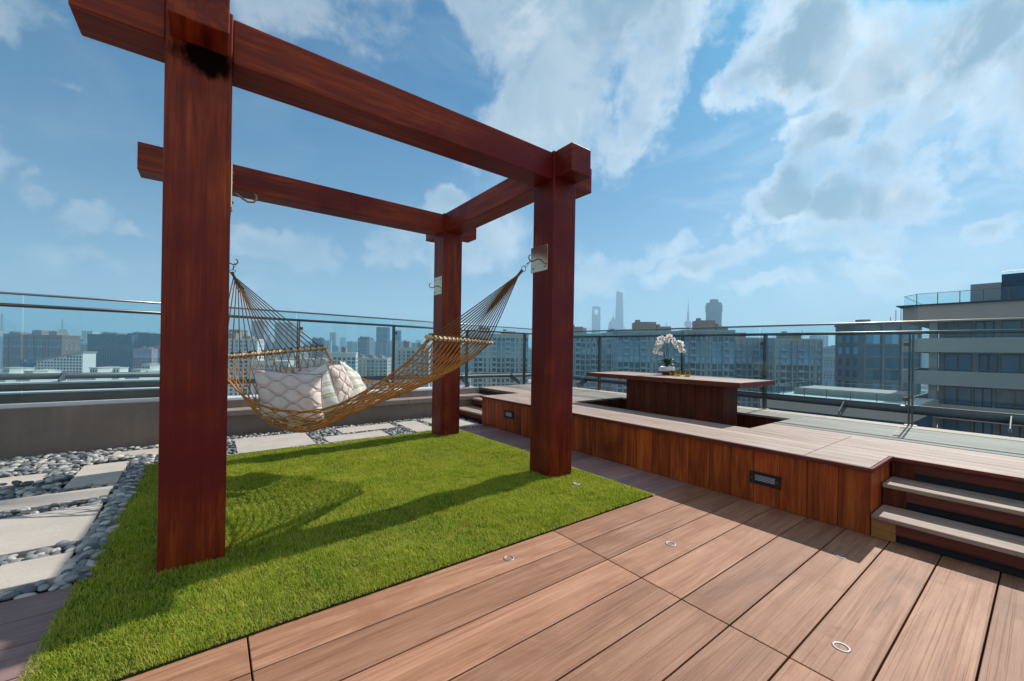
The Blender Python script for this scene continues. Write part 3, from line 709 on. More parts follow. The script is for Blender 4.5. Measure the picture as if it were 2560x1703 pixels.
BL_, BR_ = bar_end(NEAR[0], FAR[0]), bar_end(NEAR[-1], FAR[-1])
def spreader(B, apex, flip):
    a, b = B; d_ = (b-a).normalized(); a2, b2 = a-d_*.035, b+d_*.03
    ax_ = (apex-(a+b)/2).normalized()
    sb = MB().bar(a2, b2, .028, .042, up=ax_.cross(d_)).build('spreader_bar', M['spread'], hm, bevel=.004)
    cm, km = MB(), MB()
    toring = (apex-(a+b)/2); base = apex-toring.normalized()*.05
    n = 16
    for i in range(n):
        q = a+(b-a)*((i+.5)/n)+Vector((0,0,.004))
        f = abs(i-(n-1)/2)/((n-1)/2)
        # plaited part near the ring: outer cords leave it first
        st = apex-toring.normalized()*(.05+.30*(1-f)**1.1) + (q-apex).normalized()*.01
        mid = (st+q)/2+Vector((0,0,-.006))
        cm.tube([base+(st-base)*.2, st, st+(mid-st)*.5, mid, mid+(q-mid)*.5, q], .0055, 5)
        # loop round the bar and a loose tail
        rad_ = .030
        e1 = ax_; e2 = d_.cross(ax_).normalized()
        lp = [q+d_*random.uniform(-.004,.004)+(e1*math.cos(t_)*.022+e2*math.sin(t_)*.034) for t_ in np.linspace(0, 2*math.pi, 10)[:-1]]
        km.tube(lp, .0042, 6, closed=True)
        up_ = e2 if e2.z > 0 else -e2
        tl = random.uniform(.02, .05); w_ = random.uniform(-.03, .03)
        km.tube([q+up_*.03, q+up_*.045+d_*w_*.3+e1*.01, q+up_*.035+d_*w_+e1*.02, q+up_*(.035-tl)+d_*w_*1.3-FWD*.02], .0045, 5)
    pl = [apex, apex-toring.normalized()*.03, apex-toring.normalized()*.10, apex-toring.normalized()*.19, apex-toring.normalized()*.27]
    cm.tube(pl, .01, 8, rad=[.017, .013, .014, .010, .004])
    for s_ in (-1, 1):
        cm.tube([apex-toring.normalized()*(.06+.014*k)+d_*(.010*math.sin(k*1.3)*s_+s_*.004*k*.5) for k in range(16)], .005, 5)
    cm.build('cord_fan', M['cord'], hm, smooth=True); km.build('knot', M['cord'], sb, smooth=True)
def chain(h, apex):
    d_ = (apex-h); ln = d_.length; d_.normalize(); e1 = d_.cross(Vector((0,0,1))).normalized(); e2 = d_.cross(e1)
    def link(c, half, wid, u, w, r): return MB().tube([c+u*math.cos(t_)*half+w*math.sin(t_)*wid for t_ in np.linspace(0, 2*math.pi, 18)[:-1]], r, 7, closed=True)
    rc = apex+(-d_)*.026
    link(rc, .027, .027, d_, e1 if abs(e1.dot(FWD)) < .7 else e2, .0036).build('ring', M['steel'], hm, smooth=True)
    rest = (rc-d_*.027)-h; n = max(1, round(rest.length/.055))
    for k in range(n):
        c = h+rest*((k+.5)/n); link(c, rest.length/n*.62, .010, d_, e2 if k % 2 else e1, .0030).build('chain_link', M['steel'], hm, smooth=True)
AB = Vector((2.40, 3.062, 2.03)); AD = Vector((.165, 5.19, 2.03))
spreader(BR_, AB, 1); spreader(BL_, AD, -1); chain(HB, AB); chain(HD, AD)

# ================================================================== pillows
def quilt_mat():
    m, t, b = material('quilted_cotton'); uv = t.new('ShaderNodeUVMap').outputs[0]
    s = t.new('ShaderNodeSeparateXYZ'); t.put(s.inputs[0], t.mapping(uv, (4.6, 6.4, 1)))
    x, y = s.outputs[0], s.outputs[1]
    def fam(sg):
        w = t.m('SINE', t.m('MULTIPLY', x, math.pi)); w = t.m('MULTIPLY', w, t.m('ABSOLUTE', w)) if False else w
        w = t.m('SINE', t.m('MULTIPLY', w, 1.35))
        yy = t.m('ADD', y, t.m('MULTIPLY', w, .47*sg))
        f = t.m('FRACT', t.m('MULTIPLY_ADD', yy, .5, .25 if sg > 0 else .75))
        return t.m('ABSOLUTE', t.m('SUBTRACT', f, .5))
    dd = t.m('MINIMUM', fam(1), fam(-1))
    line = t.m('SUBTRACT', 1.0, t.smooth(dd, .008, .027))
    wr = t.noise(t.mapping(uv, (9, 4, 1)), 1, 4, .6, 1)
    c = t.mix(line, t.vm('SCALE', (.70,.61,.56), scale=t.m('MULTIPLY_ADD', wr, .25, .87)), (.30,.19,.145))
    t.put(b.inputs['Base Color'], c); b.inputs['Roughness'].default_value = .9; b.inputs['Specular IOR Level'].default_value = .15
    h = t.m('ADD', t.m('MULTIPLY', t.smooth(dd, .0, .22), 1.0), t.m('MULTIPLY', wr, .45))
    t.put(b.inputs['Normal'], t.bump(h, .8, .014)); return m
def stripe_mat():
    m, t, b = material('striped_cotton'); uv = t.new('ShaderNodeUVMap').outputs[0]
    s = t.new('ShaderNodeSeparateXYZ'); t.put(s.inputs[0], uv)
    f = t.m('FRACT', t.m('MULTIPLY', s.outputs[1], 4.0))
    r_ = t.ramp(f, [(0, 1), (.14, 1), (.141, 0), (.20, 0), (.201, 1), (.34, 1), (.341, 0), (.50, 0), (.501, .55), (.515, .55), (.516, 0), (.56, 0), (.561, .55), (.575, .55), (.576, 0), (.62, 0), (.621, .55), (.635, .55), (.636, 0), (.68, 0), (.681, .5), (.695, .5), (.696, 0), (.99, 0)])
    for l in t.l:
        if l.to_socket == t.n['Principled BSDF'].inputs[0]: pass
    [setattr(n.color_ramp, 'interpolation', 'CONSTANT') for n in t.n if n.type == 'VALTORGB']
    c = t.mix(r_, (.70,.70,.66), (.44,.44,.29))
    wr = t.noise(t.mapping(uv, (5, 7, 1)), 1, 4, .6, 1)
    t.put(b.inputs['Base Color'], t.vm('SCALE', c, scale=t.m('MULTIPLY_ADD', wr, .2, .9))); b.inputs['Roughness'].default_value = .9; b.inputs['Specular IOR Level'].default_value = .15
    t.put(b.inputs['Normal'], t.bump(wr, .5, .02)); return m
M['quilt'] = quilt_mat(); M['stripe'] = stripe_mat()
M['piping'] = plain('grey_piping', (.22,.22,.22), .8); M['stripe_back'] = plain('green_piping', (.42,.44,.34), .8)
def pillow(label, c, th, m, pip, rot=0, seed=0, flop=0.0):
    TL, TR, BR, BL = [at(*p) for p in c]; n = 26; nr = (TR-TL).cross(BL-TL).normalized()
    if nr.dot(FWD) > 0: nr = -nr
    rr = random.Random(seed); ph = [rr.uniform(0, 6) for _ in range(6)]
    def pos(u, v, s):
        a, b_ = 2*u-1, 2*v-1
        uu = .5+a*.5*(1-.075*(1-b_*b_)); vv = .5+b_*.5*(1-.075*(1-a*a))
        p = (TL*(1-uu)+TR*uu)*(1-vv)+(BL*(1-uu)+BR*uu)*vv
        prof = max(0, (1-abs(a)**2.4)*(1-abs(b_)**2.4))**.55
        e = abs(a*b_)
        wr = .035*math.sin(7*u+ph[0]+3*v)*math.sin(6*v+ph[1])+.02*math.sin(15*u+ph[2]-7*v)
        return p+nr*s*th*.5*prof*(1+wr*4)+nr*.02*math.sin(3*u+ph[3])*flop+nr*.012*wr*0
    mb = MB(); vs = []; uv = []; fs = []
    for s in (1, -1):
        o = len(vs)
        for j in range(n+1):
            for i in range(n+1):
                u, v = i/n, j/n; vs.append(pos(u, v, s)); uv.append((u, 1-v) if not rot else (v, u))
        for j in range(n):
            for i in range(n):
                q = (o+j*(n+1)+i, o+(j+1)*(n+1)+i, o+(j+1)*(n+1)+i+1, o+j*(n+1)+i+1)
                fs.append(q if s > 0 else tuple(reversed(q)))
    mb.add(vs, fs); mb.uv = uv
    o = mb.build('pillow', m, smooth=True); tag(o, label, 'pillow', 'pillows in the hammock')
    ring = [pos(i/n, 0, 1) for i in range(n)]+[pos(1, i/n, 1) for i in range(n)]+[pos(1-i/n, 1, 1) for i in range(n)]+[pos(0, 1-i/n, 1) for i in range(n)]
    MB().tube(ring, .0045, 6, closed=True).build('piping', pip, o, smooth=True)
    return o
pillow('large quilted beige pillow at the front of the hammock, half shaded', [(628,921,3.66),(806,936,3.86),(814,1056,3.71),(652,1050,3.60)], .17, M['quilt'], M['piping'], 0, 1)
pillow('green striped pillow between the two upright quilted pillows', [(740,948,3.90),(815,906,3.98),(856,1016,3.84),(716,1082,3.70)], .10, M['stripe'], M['stripe_back'], 0, 2, 1)
pillow('small upright quilted pillow leaning right of the front one', [(820,914,4.06),(862,903,4.34),(892,1000,4.14),(846,1014,3.92)], .12, M['quilt'], M['piping'], 0, 3)
pillow('green striped pillow at the far right, sloping down to the net', [(846,903,4.22),(888,932,4.50),(924,976,4.34),(866,1012,4.02)], .13, M['stripe'], M['stripe_back'], 0, 4, 1)
pillow('quilted pillow at the back of the hammock, only its top edge showing', [(700,917,4.22),(800,915,4.40),(815,1000,4.16),(705,1010,4.06)], .14, M['quilt'], M['piping'], 0, 5)

# ================================================================== orchid and candle glasses on the table
oc = Vector((5.42, 3.40, .9308))
orc = thing('orchid', 'white moth orchid with arching stems in a white and brown bowl', 'potted plant', oc)
pr_ = [(.052,0),(.060,.004),(.112,.052)]
MB().lathe([(.05,.0005)]+pr_, oc, 28).build('bowl_base', M['brownglaze'], orc, smooth=True)
MB().lathe([(.1123,.0522),(.116,.062),(.108,.095),(.104,.118),(.100,.120),(.096,.112),(.02,.104)], oc, 28).build('bowl', M['white'], orc, smooth=True)
def leafmat(name, c, tr=.2):
    m, t, b = material(name); n = t.noise(obj_co(t), 12, 4)
    t.put(b.inputs['Base Color'], t.vm('SCALE', c, scale=t.m('MULTIPLY_ADD', n, .8, .6))); b.inputs['Roughness'].default_value = .35
    return m
def petalmat():
    m, t, b = material('orchid_petal'); t.n.remove(b)
    d_ = t.new('ShaderNodeBsdfDiffuse'); d_.inputs[0].default_value = (.86,.84,.84,1); l_ = t.new('ShaderNodeBsdfTranslucent'); l_.inputs[0].default_value = (.88,.84,.82,1)
    x_ = t.new('ShaderNodeMixShader'); x_.inputs[0].default_value = .45; t.put(x_.inputs[1], d_.outputs[0]); t.put(x_.inputs[2], l_.outputs[0]); t.put(t.n['Material Output'].inputs[0], x_.outputs[0]); return m
M['leaf'] = leafmat('orchid_leaf', (.02,.07,.025)); M['stem'] = leafmat('orchid_stem', (.10,.17,.02)); M['petal'] = petalmat(); M['lip'] = plain('orchid_lip', (.55,.30,.02), .5); M['bud'] = leafmat('orchid_bud', (.30,.36,.07))
rt, fw = Vector((RT0.x, RT0.y, 0)), FWD
for a, ln, lift in ((-2.7,.17,.10),(-2.2,.13,.13),(-.4,.18,.07),(.3,.15,.10),(1.2,.14,.08),(2.2,.15,.09),(-1.3,.14,.05),(-.9,.11,.12)):
    d_ = rt*math.cos(a)+fw*math.sin(a); sd = Vector((-d_.y, d_.x, 0)); mb = MB(); vs = []; fs = []; n = 8
    for i in range(n+1):
        s = i/n; w_ = .032*math.sin(math.pi*min(1, s*.9+.1))**.7*(1 if s < .97 else .3)
        p = oc+Vector((0,0,.112))+d_*ln*s+Vector((0,0,1))*(lift*math.sin(s*2.2)*1.0)
        vs += [p+sd*w_+Vector((0,0,w_*.35)), p, p-sd*w_+Vector((0,0,w_*.35))]
    for i in range(n): k = i*3; fs += [(k,k+1,k+4,k+3),(k+1,k+2,k+5,k+4)]
    mb.add(vs, fs); lo = mb.build('leaf', M['leaf'], orc, smooth=True)
    sm = lo.modifiers.new('thick', 'SOLIDIFY'); sm.thickness = .003
fl = MB(); fv = []; ff = []
def petal(ang, ln, w_, tilt):
    n = 5; vs = []; fs = []
    for i in range(n+1):
        s = i/n; ww = w_*math.sin(math.pi*(.12+.86*s))**.6
        for k in (-1, 0, 1):
            x_, y_ = k*ww, s*ln; z_ = tilt*s*ln-abs(k)*ww*.25+.10*ln*math.sin(s*3)
            vs.append((x_*math.cos(ang)-y_*math.sin(ang), x_*math.sin(ang)+y_*math.cos(ang), z_))
    for i in range(n):
        for k in (0, 1): fs.append((i*3+k, i*3+k+1, i*3+k+4, i*3+k+3))
    fl.add(vs, fs)
for an, ln, w_, ti in ((0,.043,.017,.1),(R(72),.046,.026,.05),(R(-72),.046,.026,.05),(R(145),.041,.016,.15),(R(-145),.041,.016,.15)): petal(an, ln, w_, ti)
proto = fl.build('flower', M['petal'], None, smooth=True)
lp = MB().lathe([(.002,.0),(.010,.004),(.009,.014),(.003,.018)], (0,-.006,0), 8).build('lip', M['lip'], None, smooth=True)
FL = []
def stem(px_list, buds):
    pts = [oc+Vector((random.uniform(-.015,.015), random.uniform(-.015,.015), .11))]+px_list
    full = []
    for i in range(len(pts)-1):
        p = [pts[max(0, min(len(pts)-1, i+k))] for k in (-1,0,1,2)]
        for t_ in (0, .25, .5, .75):
            full.append(.5*((2*p[1])+(p[2]-p[0])*t_+(2*p[0]-5*p[1]+4*p[2]-p[3])*t_**2+(-p[0]+3*p[1]-3*p[2]+p[3])*t_**3))
    full.append(pts[-1]); MB().tube(full, .0038, 6).build('stem', M['stem'], orc, smooth=True)
    m_ = len(full)
    for k in range(int(m_*.50), m_, 2):
        if k > m_-3 and buds:
            MB().lathe([(.001,-.012),(.009,-.004),(.009,.005),(.001,.013)], full[k]+Vector((0,0,-.01)), 8).build('bud', M['bud'], orc, smooth=True)
        else: FL.append(full[k]+Vector((random.uniform(-.028,.028), random.uniform(-.028,.028), random.uniform(-.03,.02))))
def op(dx, h, df=0): return oc+rt*dx*.80+fw*df+Vector((0,0,h))
stem([op(-.05,.26,-.03), op(-.11,.42,-.06), op(-.19,.46,-.08), op(-.25,.40,-.08), op(-.275,.31,-.08)], True)
stem([op(-.04,.28,.02), op(-.07,.44,.0), op(-.13,.50,-.02), op(-.20,.46,-.03), op(-.17,.33,-.1)], False)
stem([op(-.01,.30), op(-.01,.46), op(.02,.545), op(.09,.535,-.02), op(.13,.47,-.03)], False)
stem([op(.01,.30,.03), op(.02,.45,.03), op(-.04,.545,.02), op(-.12,.53,.02), op(-.18,.46,.0)], False)
stem([op(.05,.24,-.02), op(.12,.38,-.02), op(.19,.47,-.03), op(.25,.42,-.03), op(.28,.30,-.03)], True)
stem([op(.03,.28,.02), op(.08,.44,.02), op(.15,.51,.02), op(.22,.48,.02), op(.26,.38,.0)], False)
for i, p in enumerate(FL):
    o = proto if i == 0 else proto.copy(); q = lp if i == 0 else lp.copy()
    for x_ in (o, q):
        if i: COL.objects.link(x_)
    o.parent = orc; o.location = p-oc
    dr = (-FWD+RT0*random.uniform(-.7,.7)+Vector((0,0,random.uniform(-.5,.25)))).normalized()
    o.rotation_euler = dr.to_track_quat('Z', 'Y').to_euler(); s_ = random.uniform(.72, 1.08); o.scale = (s_,)*3
    q.parent = o
M['amber'] = None
m, t_, b = material('amber_glass'); b.inputs['Base Color'].default_value = (.85,.50,.02,1); b.inputs['Roughness'].default_value = .08; b.inputs['Transmission Weight'].default_value = .85; b.inputs['IOR'].default_value = 1.3
M['amber'] = m; M['wax'] = plain('yellow_wax', (.62,.46,.06), .5)
for (x, y), lb in (((5.30,3.235), 'amber candle glass touching the orchid bowl'), ((5.235,3.11), 'middle amber candle glass of the three on the table'), ((5.24,2.975), 'amber candle glass farthest right on the table')):
    g = thing('candle_glass', lb, 'candle glass', (x, y, .9308), 'amber candle glasses')
    MB().lathe([(.030,0),(.034,.003),(.036,.03),(.040,.034),(.043,.070),(.040,.070),(.037,.036),(.001,.034)], (x, y, .9309), 22).build('glass', M['amber'], g, smooth=True)
    MB().lathe([(.0355,.037),(.0375,.052),(.03,.054)], (x, y, .9309), 18).build('wax', M['wax'], g)

# ================================================================== the city below and beyond
GZ = -75.0
def city_mat(name, c, var=.12):
    m, t, b = material(name); co = obj_co(t)
    n = t.noise(co, .12, 5, .6); s = t.noise(t.mapping(co, (.6,.6,.05)), 1, 4, .6)
    t.put(b.inputs['Base Color'], t.vm('SCALE', c, scale=t.m('ADD', t.m('MULTIPLY_ADD', n, var*2, 1-var*1.6), t.m('MULTIPLY', s, var*1.2))))
    b.inputs['Roughness'].default_value = .85; b.inputs['Specular IOR Level'].default_value = .2; return m
def pane_mat(name, c, rough=.2):
    m, t, b = material(name); r = isl(t)
    k = t.ramp(r, [(0, .45), (.5, .85), (.8, 1.2), (.93, 2.0), (1, 3.2)])
    t.put(b.inputs['Base Color'], t.vm('SCALE', c, scale=k)); b.inputs['Roughness'].default_value = rough; b.inputs['Specular IOR Level'].default_value = .6; return m
def grid_mat(name, wall, win, fx=3.2, fz=3.1, wx=.5, wz=.5):
    # far blocks a few pixels wide: storeys and windows as surface pattern
    m, t, b = material(name); s = t.new('ShaderNodeSeparateXYZ'); t.put(s.inputs[0], obj_co(t)); g = t.new('ShaderNodeNewGeometry')
    r = g.outputs['Random Per Island']; nz = t.new('ShaderNodeSeparateXYZ'); t.put(nz.inputs[0], g.outputs['Normal'])
    wx_ = t.m('GREATER_THAN', t.m('FRACT', t.m('MULTIPLY', t.m('ADD', s.outputs[0], s.outputs[1]), 1/fx)), wx)
    wz_ = t.m('GREATER_THAN', t.m('FRACT', t.m('MULTIPLY', s.outputs[2], 1/fz)), wz)
    wn = t.m('MULTIPLY', t.m('MULTIPLY', wx_, wz_), t.m('LESS_THAN', t.m('ABSOLUTE', nz.outputs[2]), .5))
    base = t.ramp(r, [(i/(len(wall)-1), c) for i, c in enumerate(wall)])
    t.put(b.inputs['Base Color'], t.mix(wn, base, win)); b.inputs['Roughness'].default_value = .8; return m
C = {}
C['tan'] = city_mat('grey_beige_facade', (.36,.385,.38)); C['cream'] = city_mat('cream_facade', (.52,.50,.45)); C['brown'] = city_mat('brown_facade', (.20,.125,.095))
C['grey'] = city_mat('grey_facade', (.30,.30,.30)); C['conc'] = city_mat('beige_concrete', (.36,.345,.315)); C['pink'] = city_mat('mauve_facade', (.36,.26,.28))
C['slate'] = city_mat('slate_facade', (.20,.21,.215)); C['red'] = city_mat('red_facade', (.36,.13,.12)); C['white'] = city_mat('white_facade', (.66,.66,.63)); C['dark'] = city_mat('dark_facade', (.04,.085,.135)); C['roofhouse'] = city_mat('roof_house', (.27,.235,.21))
P_ = {}
P_['blue'] = pane_mat('blue_pane', (.08,.19,.28)); P_['dk'] = pane_mat('dark_pane', (.02,.03,.042)); P_['lite'] = pane_mat('pale_pane', (.09,.13,.16))
def tower(name, label, px0, px1, py, D, wall, pane, fh=3.0, nb=8, dep=None, rot=0, pent=(), group=None, balc=True, zmin=-60, wide=.62, fin=.35, sides=True):
    W = (px1-px0)/FPX*D; dep = dep or min(max(W*.5, 12), 26); top = at((px0+px1)/2, py, D).z; H = top-GZ
    c = at((px0+px1)/2, CY, D)
    rt = thing(name, label, 'building', (c.x, c.y, GZ), group, HEAD-math.pi/2+R(rot))
    w = MB(); w.box(-W/2, W/2, 0, dep, 0, H)
    w.box(-W/2-.2, W/2+.2, -.25, dep+.2, H-.01, H+.9)
    f0 = max(0, int((zmin-GZ)/fh)); nf = int(H/fh); bw = W/nb
    for f in range(f0, nf): w.box(-W/2-.05, W/2+.05, -.22, -.001, f*fh, f*fh+.42)
    for k in range(nb+1):
        x = -W/2+k*bw; pw = bw*(1-wide)*.25; fd = fin*(3.2 if balc and (k+int(px0)) % 5 == 0 else 1)
        w.box(max(x-pw, -W/2), min(x+pw, W/2), -fd, -.002, f0*fh, H-.02)
    w.build('wall', wall, rt, local=True)
    for k in range(nb):
        wv = wide*((.55, 1.15, 1.0, .4, 1.2, .9, 1.1)[(k*3+int(px0)) % 7] if balc else 1.0); wv = min(wv, .86)
        g = MB(); x0 = -W/2+k*bw+bw*(1-wv)/2; x1 = x0+bw*wv; b_ = MB()
        for f in range(f0, nf):
            z = f*fh
            nm = 2 if wide*bw > 2 else 1
            for j in range(nm): g.box(x0+(x1-x0)*j/nm+.06, x0+(x1-x0)*(j+1)/nm-.06, -.05, -.003, z+.55, z+fh-.22)
            if balc and k % 3 == 1:
                b_.box(x0-.1, x1+.1, -1.2, -.36, z-.02, z+.16); b_.box(x0-.1, x1+.1, -1.2, -1.12, z+.17, z+1.0)
        g.build('window_column', pane, rt, local=True)
        if b_.v: b_.build('balcony', wall, rt, local=True)
    if sides:
        sgn = 1 if px1 < CX else -1
        xs = W/2 if sgn > 0 else -W/2
        for j in range(3):
            g = MB(); y = dep*(.2+.27*j)
            for f in range(f0, nf): g.box(min(xs, xs+sgn*.05), max(xs, xs+sgn*.05), y, y+1.5, f*fh+.9, f*fh+fh-.4)
            g.build('window_column', pane, rt, local=True)
    for a, b, h in pent:
        p = MB(); pa, pb = -W/2+W*a, -W/2+W*b; p.box(pa, pb, dep*.15, dep*.8, H+.9, H+h); p.box(pa+.5, pa+.5+(pb-pa)*.2, dep*.3, dep*.5, H+h+.001, H+h+1.1)
        ro = p.build('roof_house', C['roofhouse'], rt, local=True)
    mb = MB()
    for k in range(3):
        x = -W/2+W*random.uniform(.08, .92); mb.tube([(x, dep*.4, H+.9), (x, dep*.4, H+random.uniform(2.5, 5))], .09, 5)
    mb.build('mast', C['grey'], rt, local=True)
    return rt
# apartment slabs on the skyline side
G1 = 'grey-beige apartment slabs on the skyline'
tower('apartment_block', 'grey-beige apartment block just right of the near right post', 1424, 1503, 838, 215, C['tan'], P_['blue'], wide=.76, nb=6, rot=8, pent=((.1,.45,4.5),), group=G1)
tower('apartment_block', 'narrow grey-beige apartment block left of the first table post', 1514, 1592, 836, 225, C['tan'], P_['blue'], wide=.76, nb=6, rot=6, pent=((.2,.8,2.2),), group=G1)
tower('apartment_block', 'wide grey-beige apartment block behind the orchid with a square roof house', 1546, 1712, 832, 180, C['tan'], P_['blue'], wide=.76, nb=12, rot=-6, pent=((.28,.58,5.0),(.60,.80,3.0)), group=G1)
tower('apartment_block', 'grey-beige apartment block right of the orchid with the tallest roof house', 1713, 1832, 830, 175, C['tan'], P_['blue'], wide=.76, nb=9, rot=-8, pent=((.29,.64,5.2),(.68,.9,2.6)), group=G1)
tower('apartment_block', 'lower grey-beige apartment block above the right end of the table', 1830, 1934, 849, 185, C['tan'], P_['blue'], wide=.76, nb=8, rot=-10, pent=((.05,.38,3.2),), group=G1)
tower('apartment_block', 'grey-beige apartment block with stepped roof at the right end of the skyline row', 1942, 2046, 852, 170, C['tan'], P_['blue'], wide=.76, nb=8, rot=-12, pent=((.25,.62,3.0),), group=G1)
tower('apartment_tower', 'bluish far apartment tower right of the grey-beige row', 2044, 2090, 870, 430, C['grey'], P_['blue'], nb=6, group='pale far towers', balc=False)
tower('apartment_tower', 'pair of wider bluish apartment towers left of the dark glazed block', 2088, 2164, 871, 450, C['grey'], P_['blue'], nb=9, group='pale far towers', balc=False, pent=((.05,.45,2.2),(.55,.9,1.8)))
tower('glazed_block', 'slate blue glazed block with tall stone pilasters beside the concrete building', 2166, 2292, 812, 110, C['slate'], P_['blue'], nb=3, wide=.74, fin=.5, fh=3.3, balc=False, rot=-8, pent=((.08,.95,.6),))
tower('apartment_block', 'pale apartment block with vertical glass bays between the two right posts', 1184, 1322, 838, 235, C['cream'], P_['blue'], wide=.7, nb=12, rot=10, pent=((.12,.3,4.5),(.55,.78,2.6)), group='pale blocks behind the hammock')
tower('apartment_block', 'cream slab left of the far post, partly hidden by the hammock net', 994, 1072, 872, 330, C['cream'], P_['blue'], nb=7, rot=6, pent=((.18,.36,6),(.62,.9,4)), group='pale blocks behind the hammock')
tower('apartment_block', 'white apartment block with red lower storeys right of the pillows', 822, 888, 884, 320, C['white'], P_['blue'], nb=6, rot=14, pent=((.46,.62,5),), group='pale blocks behind the hammock')
tower('apartment_block', 'low cream and red apartment terrace above the right pillow', 886, 968, 897, 360, C['cream'], P_['blue'], nb=8, rot=4, pent=((.1,.22,3),(.4,.55,3),(.7,.82,3)), group='pale blocks behind the hammock')
tower('apartment_block', 'white stepped apartment block behind the left hammock cords', 566, 640, 850, 300, C['white'], P_['blue'], nb=7, rot=12, pent=((.03,.3,5),(.5,.75,3)), group='pale blocks behind the hammock')
tower('apartment_block', 'grey narrow tower rising behind the white stepped block', 572, 600, 826, 420, C['grey'], P_['dk'], nb=3, balc=False)
tower('apartment_block', 'low white block seen between the hammock strands', 640, 720, 905, 300, C['white'], P_['blue'], nb=7, rot=8, pent=((.3,.5,3),), group='pale blocks behind the hammock')
tower('apartment_block', 'low cream block under the left spreader bar', 712, 815, 900, 340, C['cream'], P_['blue'], nb=9, rot=2, pent=((.2,.32,3),(.7,.8,2)), group='pale blocks behind the hammock')
tower('office_tower', 'tallest blue glass tower left of the second rail post', 940, 970, 819, 1150, C['dark'], P_['blue'], nb=5, fh=4, balc=False, zmin=-75, group='blue far towers')
tower('office_tower', 'broad blue tower standing left of the tallest glass tower', 895, 927, 846, 1000, C['dark'], P_['blue'], nb=5, fh=4, balc=False, group='blue far towers', pent=((.1,.85,4),))
tower('office_tower', 'slim blue tower just right of the second rail post', 986, 1000, 827, 1250, C['dark'], P_['blue'], nb=3, fh=4, balc=False, group='blue far towers')
tower('office_tower', 'dark blue tower with winged roof above the left spreader end', 780, 804, 847, 900, C['dark'], P_['dk'], nb=4, fh=4, balc=False, group='blue far towers', pent=((0,.3,3),(.7,1,3)))
# left-hand districts
tower('brown_block', 'brown tower at the far left edge of the view', 8, 54, 836, 640, C['brown'], P_['blue'], nb=7, fh=3.3, zmin=-70, wide=.6, balc=True, group='brown residential blocks', pent=((.2,.8,4),))
tower('brown_block', 'wide brown block with two raised roof turrets', 56, 156, 839, 620, C['brown'], P_['blue'], nb=14, fh=3.3, zmin=-70, wide=.6, balc=True, group='brown residential blocks', pent=((.16,.40,8),(.58,.78,7)))
tower('brown_block', 'lower brown wing joined beside the two-turret block', 152, 172, 849, 630, C['brown'], P_['blue'], nb=3, fh=3.3, zmin=-70, wide=.6, balc=True, group='brown residential blocks')
tower('office_slab', 'huge dark blue ribbed office slab left of the near post', 219, 330, 837, 700, C['dark'], P_['dk'], nb=26, fh=3.6, zmin=-72, balc=False, wide=.5, fin=.8, pent=((.25,.6,4),))
tower('office_slab', 'dark blue ribbed office slab meeting the near post', 318, 400, 835, 715, C['dark'], P_['dk'], nb=18, fh=3.6, zmin=-72, balc=False, wide=.5, fin=.8, pent=((.1,.6,3),))
tower('mauve_block', 'mauve block with a glazed centre in front of the office slab', 333, 380, 873, 480, C['pink'], P_['blue'], nb=7, fh=3.2, zmin=-72, balc=False, pent=((.3,.75,2),))
tower('mauve_block', 'mauve block squeezed between the glazed one and the near post', 376, 402, 868, 490, C['pink'], P_['blue'], nb=4, fh=3.2, zmin=-72, balc=False)
for a, b, y, lb in ((176,189,861,'slim beige tower left of the dark office slab'), (191,204,857,'middle beige tower left of the dark office slab'), (205,218,859,'beige tower touching the dark office slab')):
    tower('beige_tower', lb, a, b, y, 880, C['tan'], P_['blue'], nb=4, fh=3.2, balc=False, group='small beige towers')
# white office with a sloping roof
c = at(150, CY, 430); W = 43.0
so_ = thing('sloping_office', 'long white office with a slanted roof edge in front of the brown blocks', 'building', (c.x, c.y, GZ), None, HEAD-math.pi/2+R(8))
H0, H1 = at(100, 903, 430).z-GZ, at(200, 882, 430).z-GZ
MB().prism([(-W/2, 0, 0), (W/2, 0, 0), (W/2, 0, H1), (-W/2, 0, H0)], (0, 16, 0)).build('wall', C['white'], so_, local=True)
MB().prism([(-W/2-1, -1.2, H0), (W/2+1, -1.2, H1), (W/2+1, -1.2, H1+1.2), (-W/2-1, -1.2, H0+1.2)], (0, 18, 0)).build('roof', C['grey'], so_, local=True)
for k in range(14):
    g = MB(); x = -W/2+1+k*(W-1.5)/14
    for f in range(5, 20):
        z = f*3.2
        if z+2.6 < H0+(H1-H0)*(x+W/2)/W: g.box(x+.4, x+2.1, -.05, -.003, z+.6, z+2.3)
    if g.v: g.build('window_column', P_['dk'], so_, local=True)
c = at(76, CY, 435)
d_ = thing('dark_annex', 'dark blue glazed annex left of the slanted white office', 'building', (c.x, c.y, GZ), None, HEAD-math.pi/2+R(8))
MB().box(-9.5, 9.5, 0, 16, 0, at(76, 906, 435).z-GZ).build('wall', C['dark'], d_, local=True)
g = MB()
for k in range(6):
    for f in range(8, 18): g.box(-9+k*3.1, -6.4+k*3.1, -.05, -.003, f*3.3, f*3.3+2.4)
g.build('window_column', P_['blue'], d_, local=True)
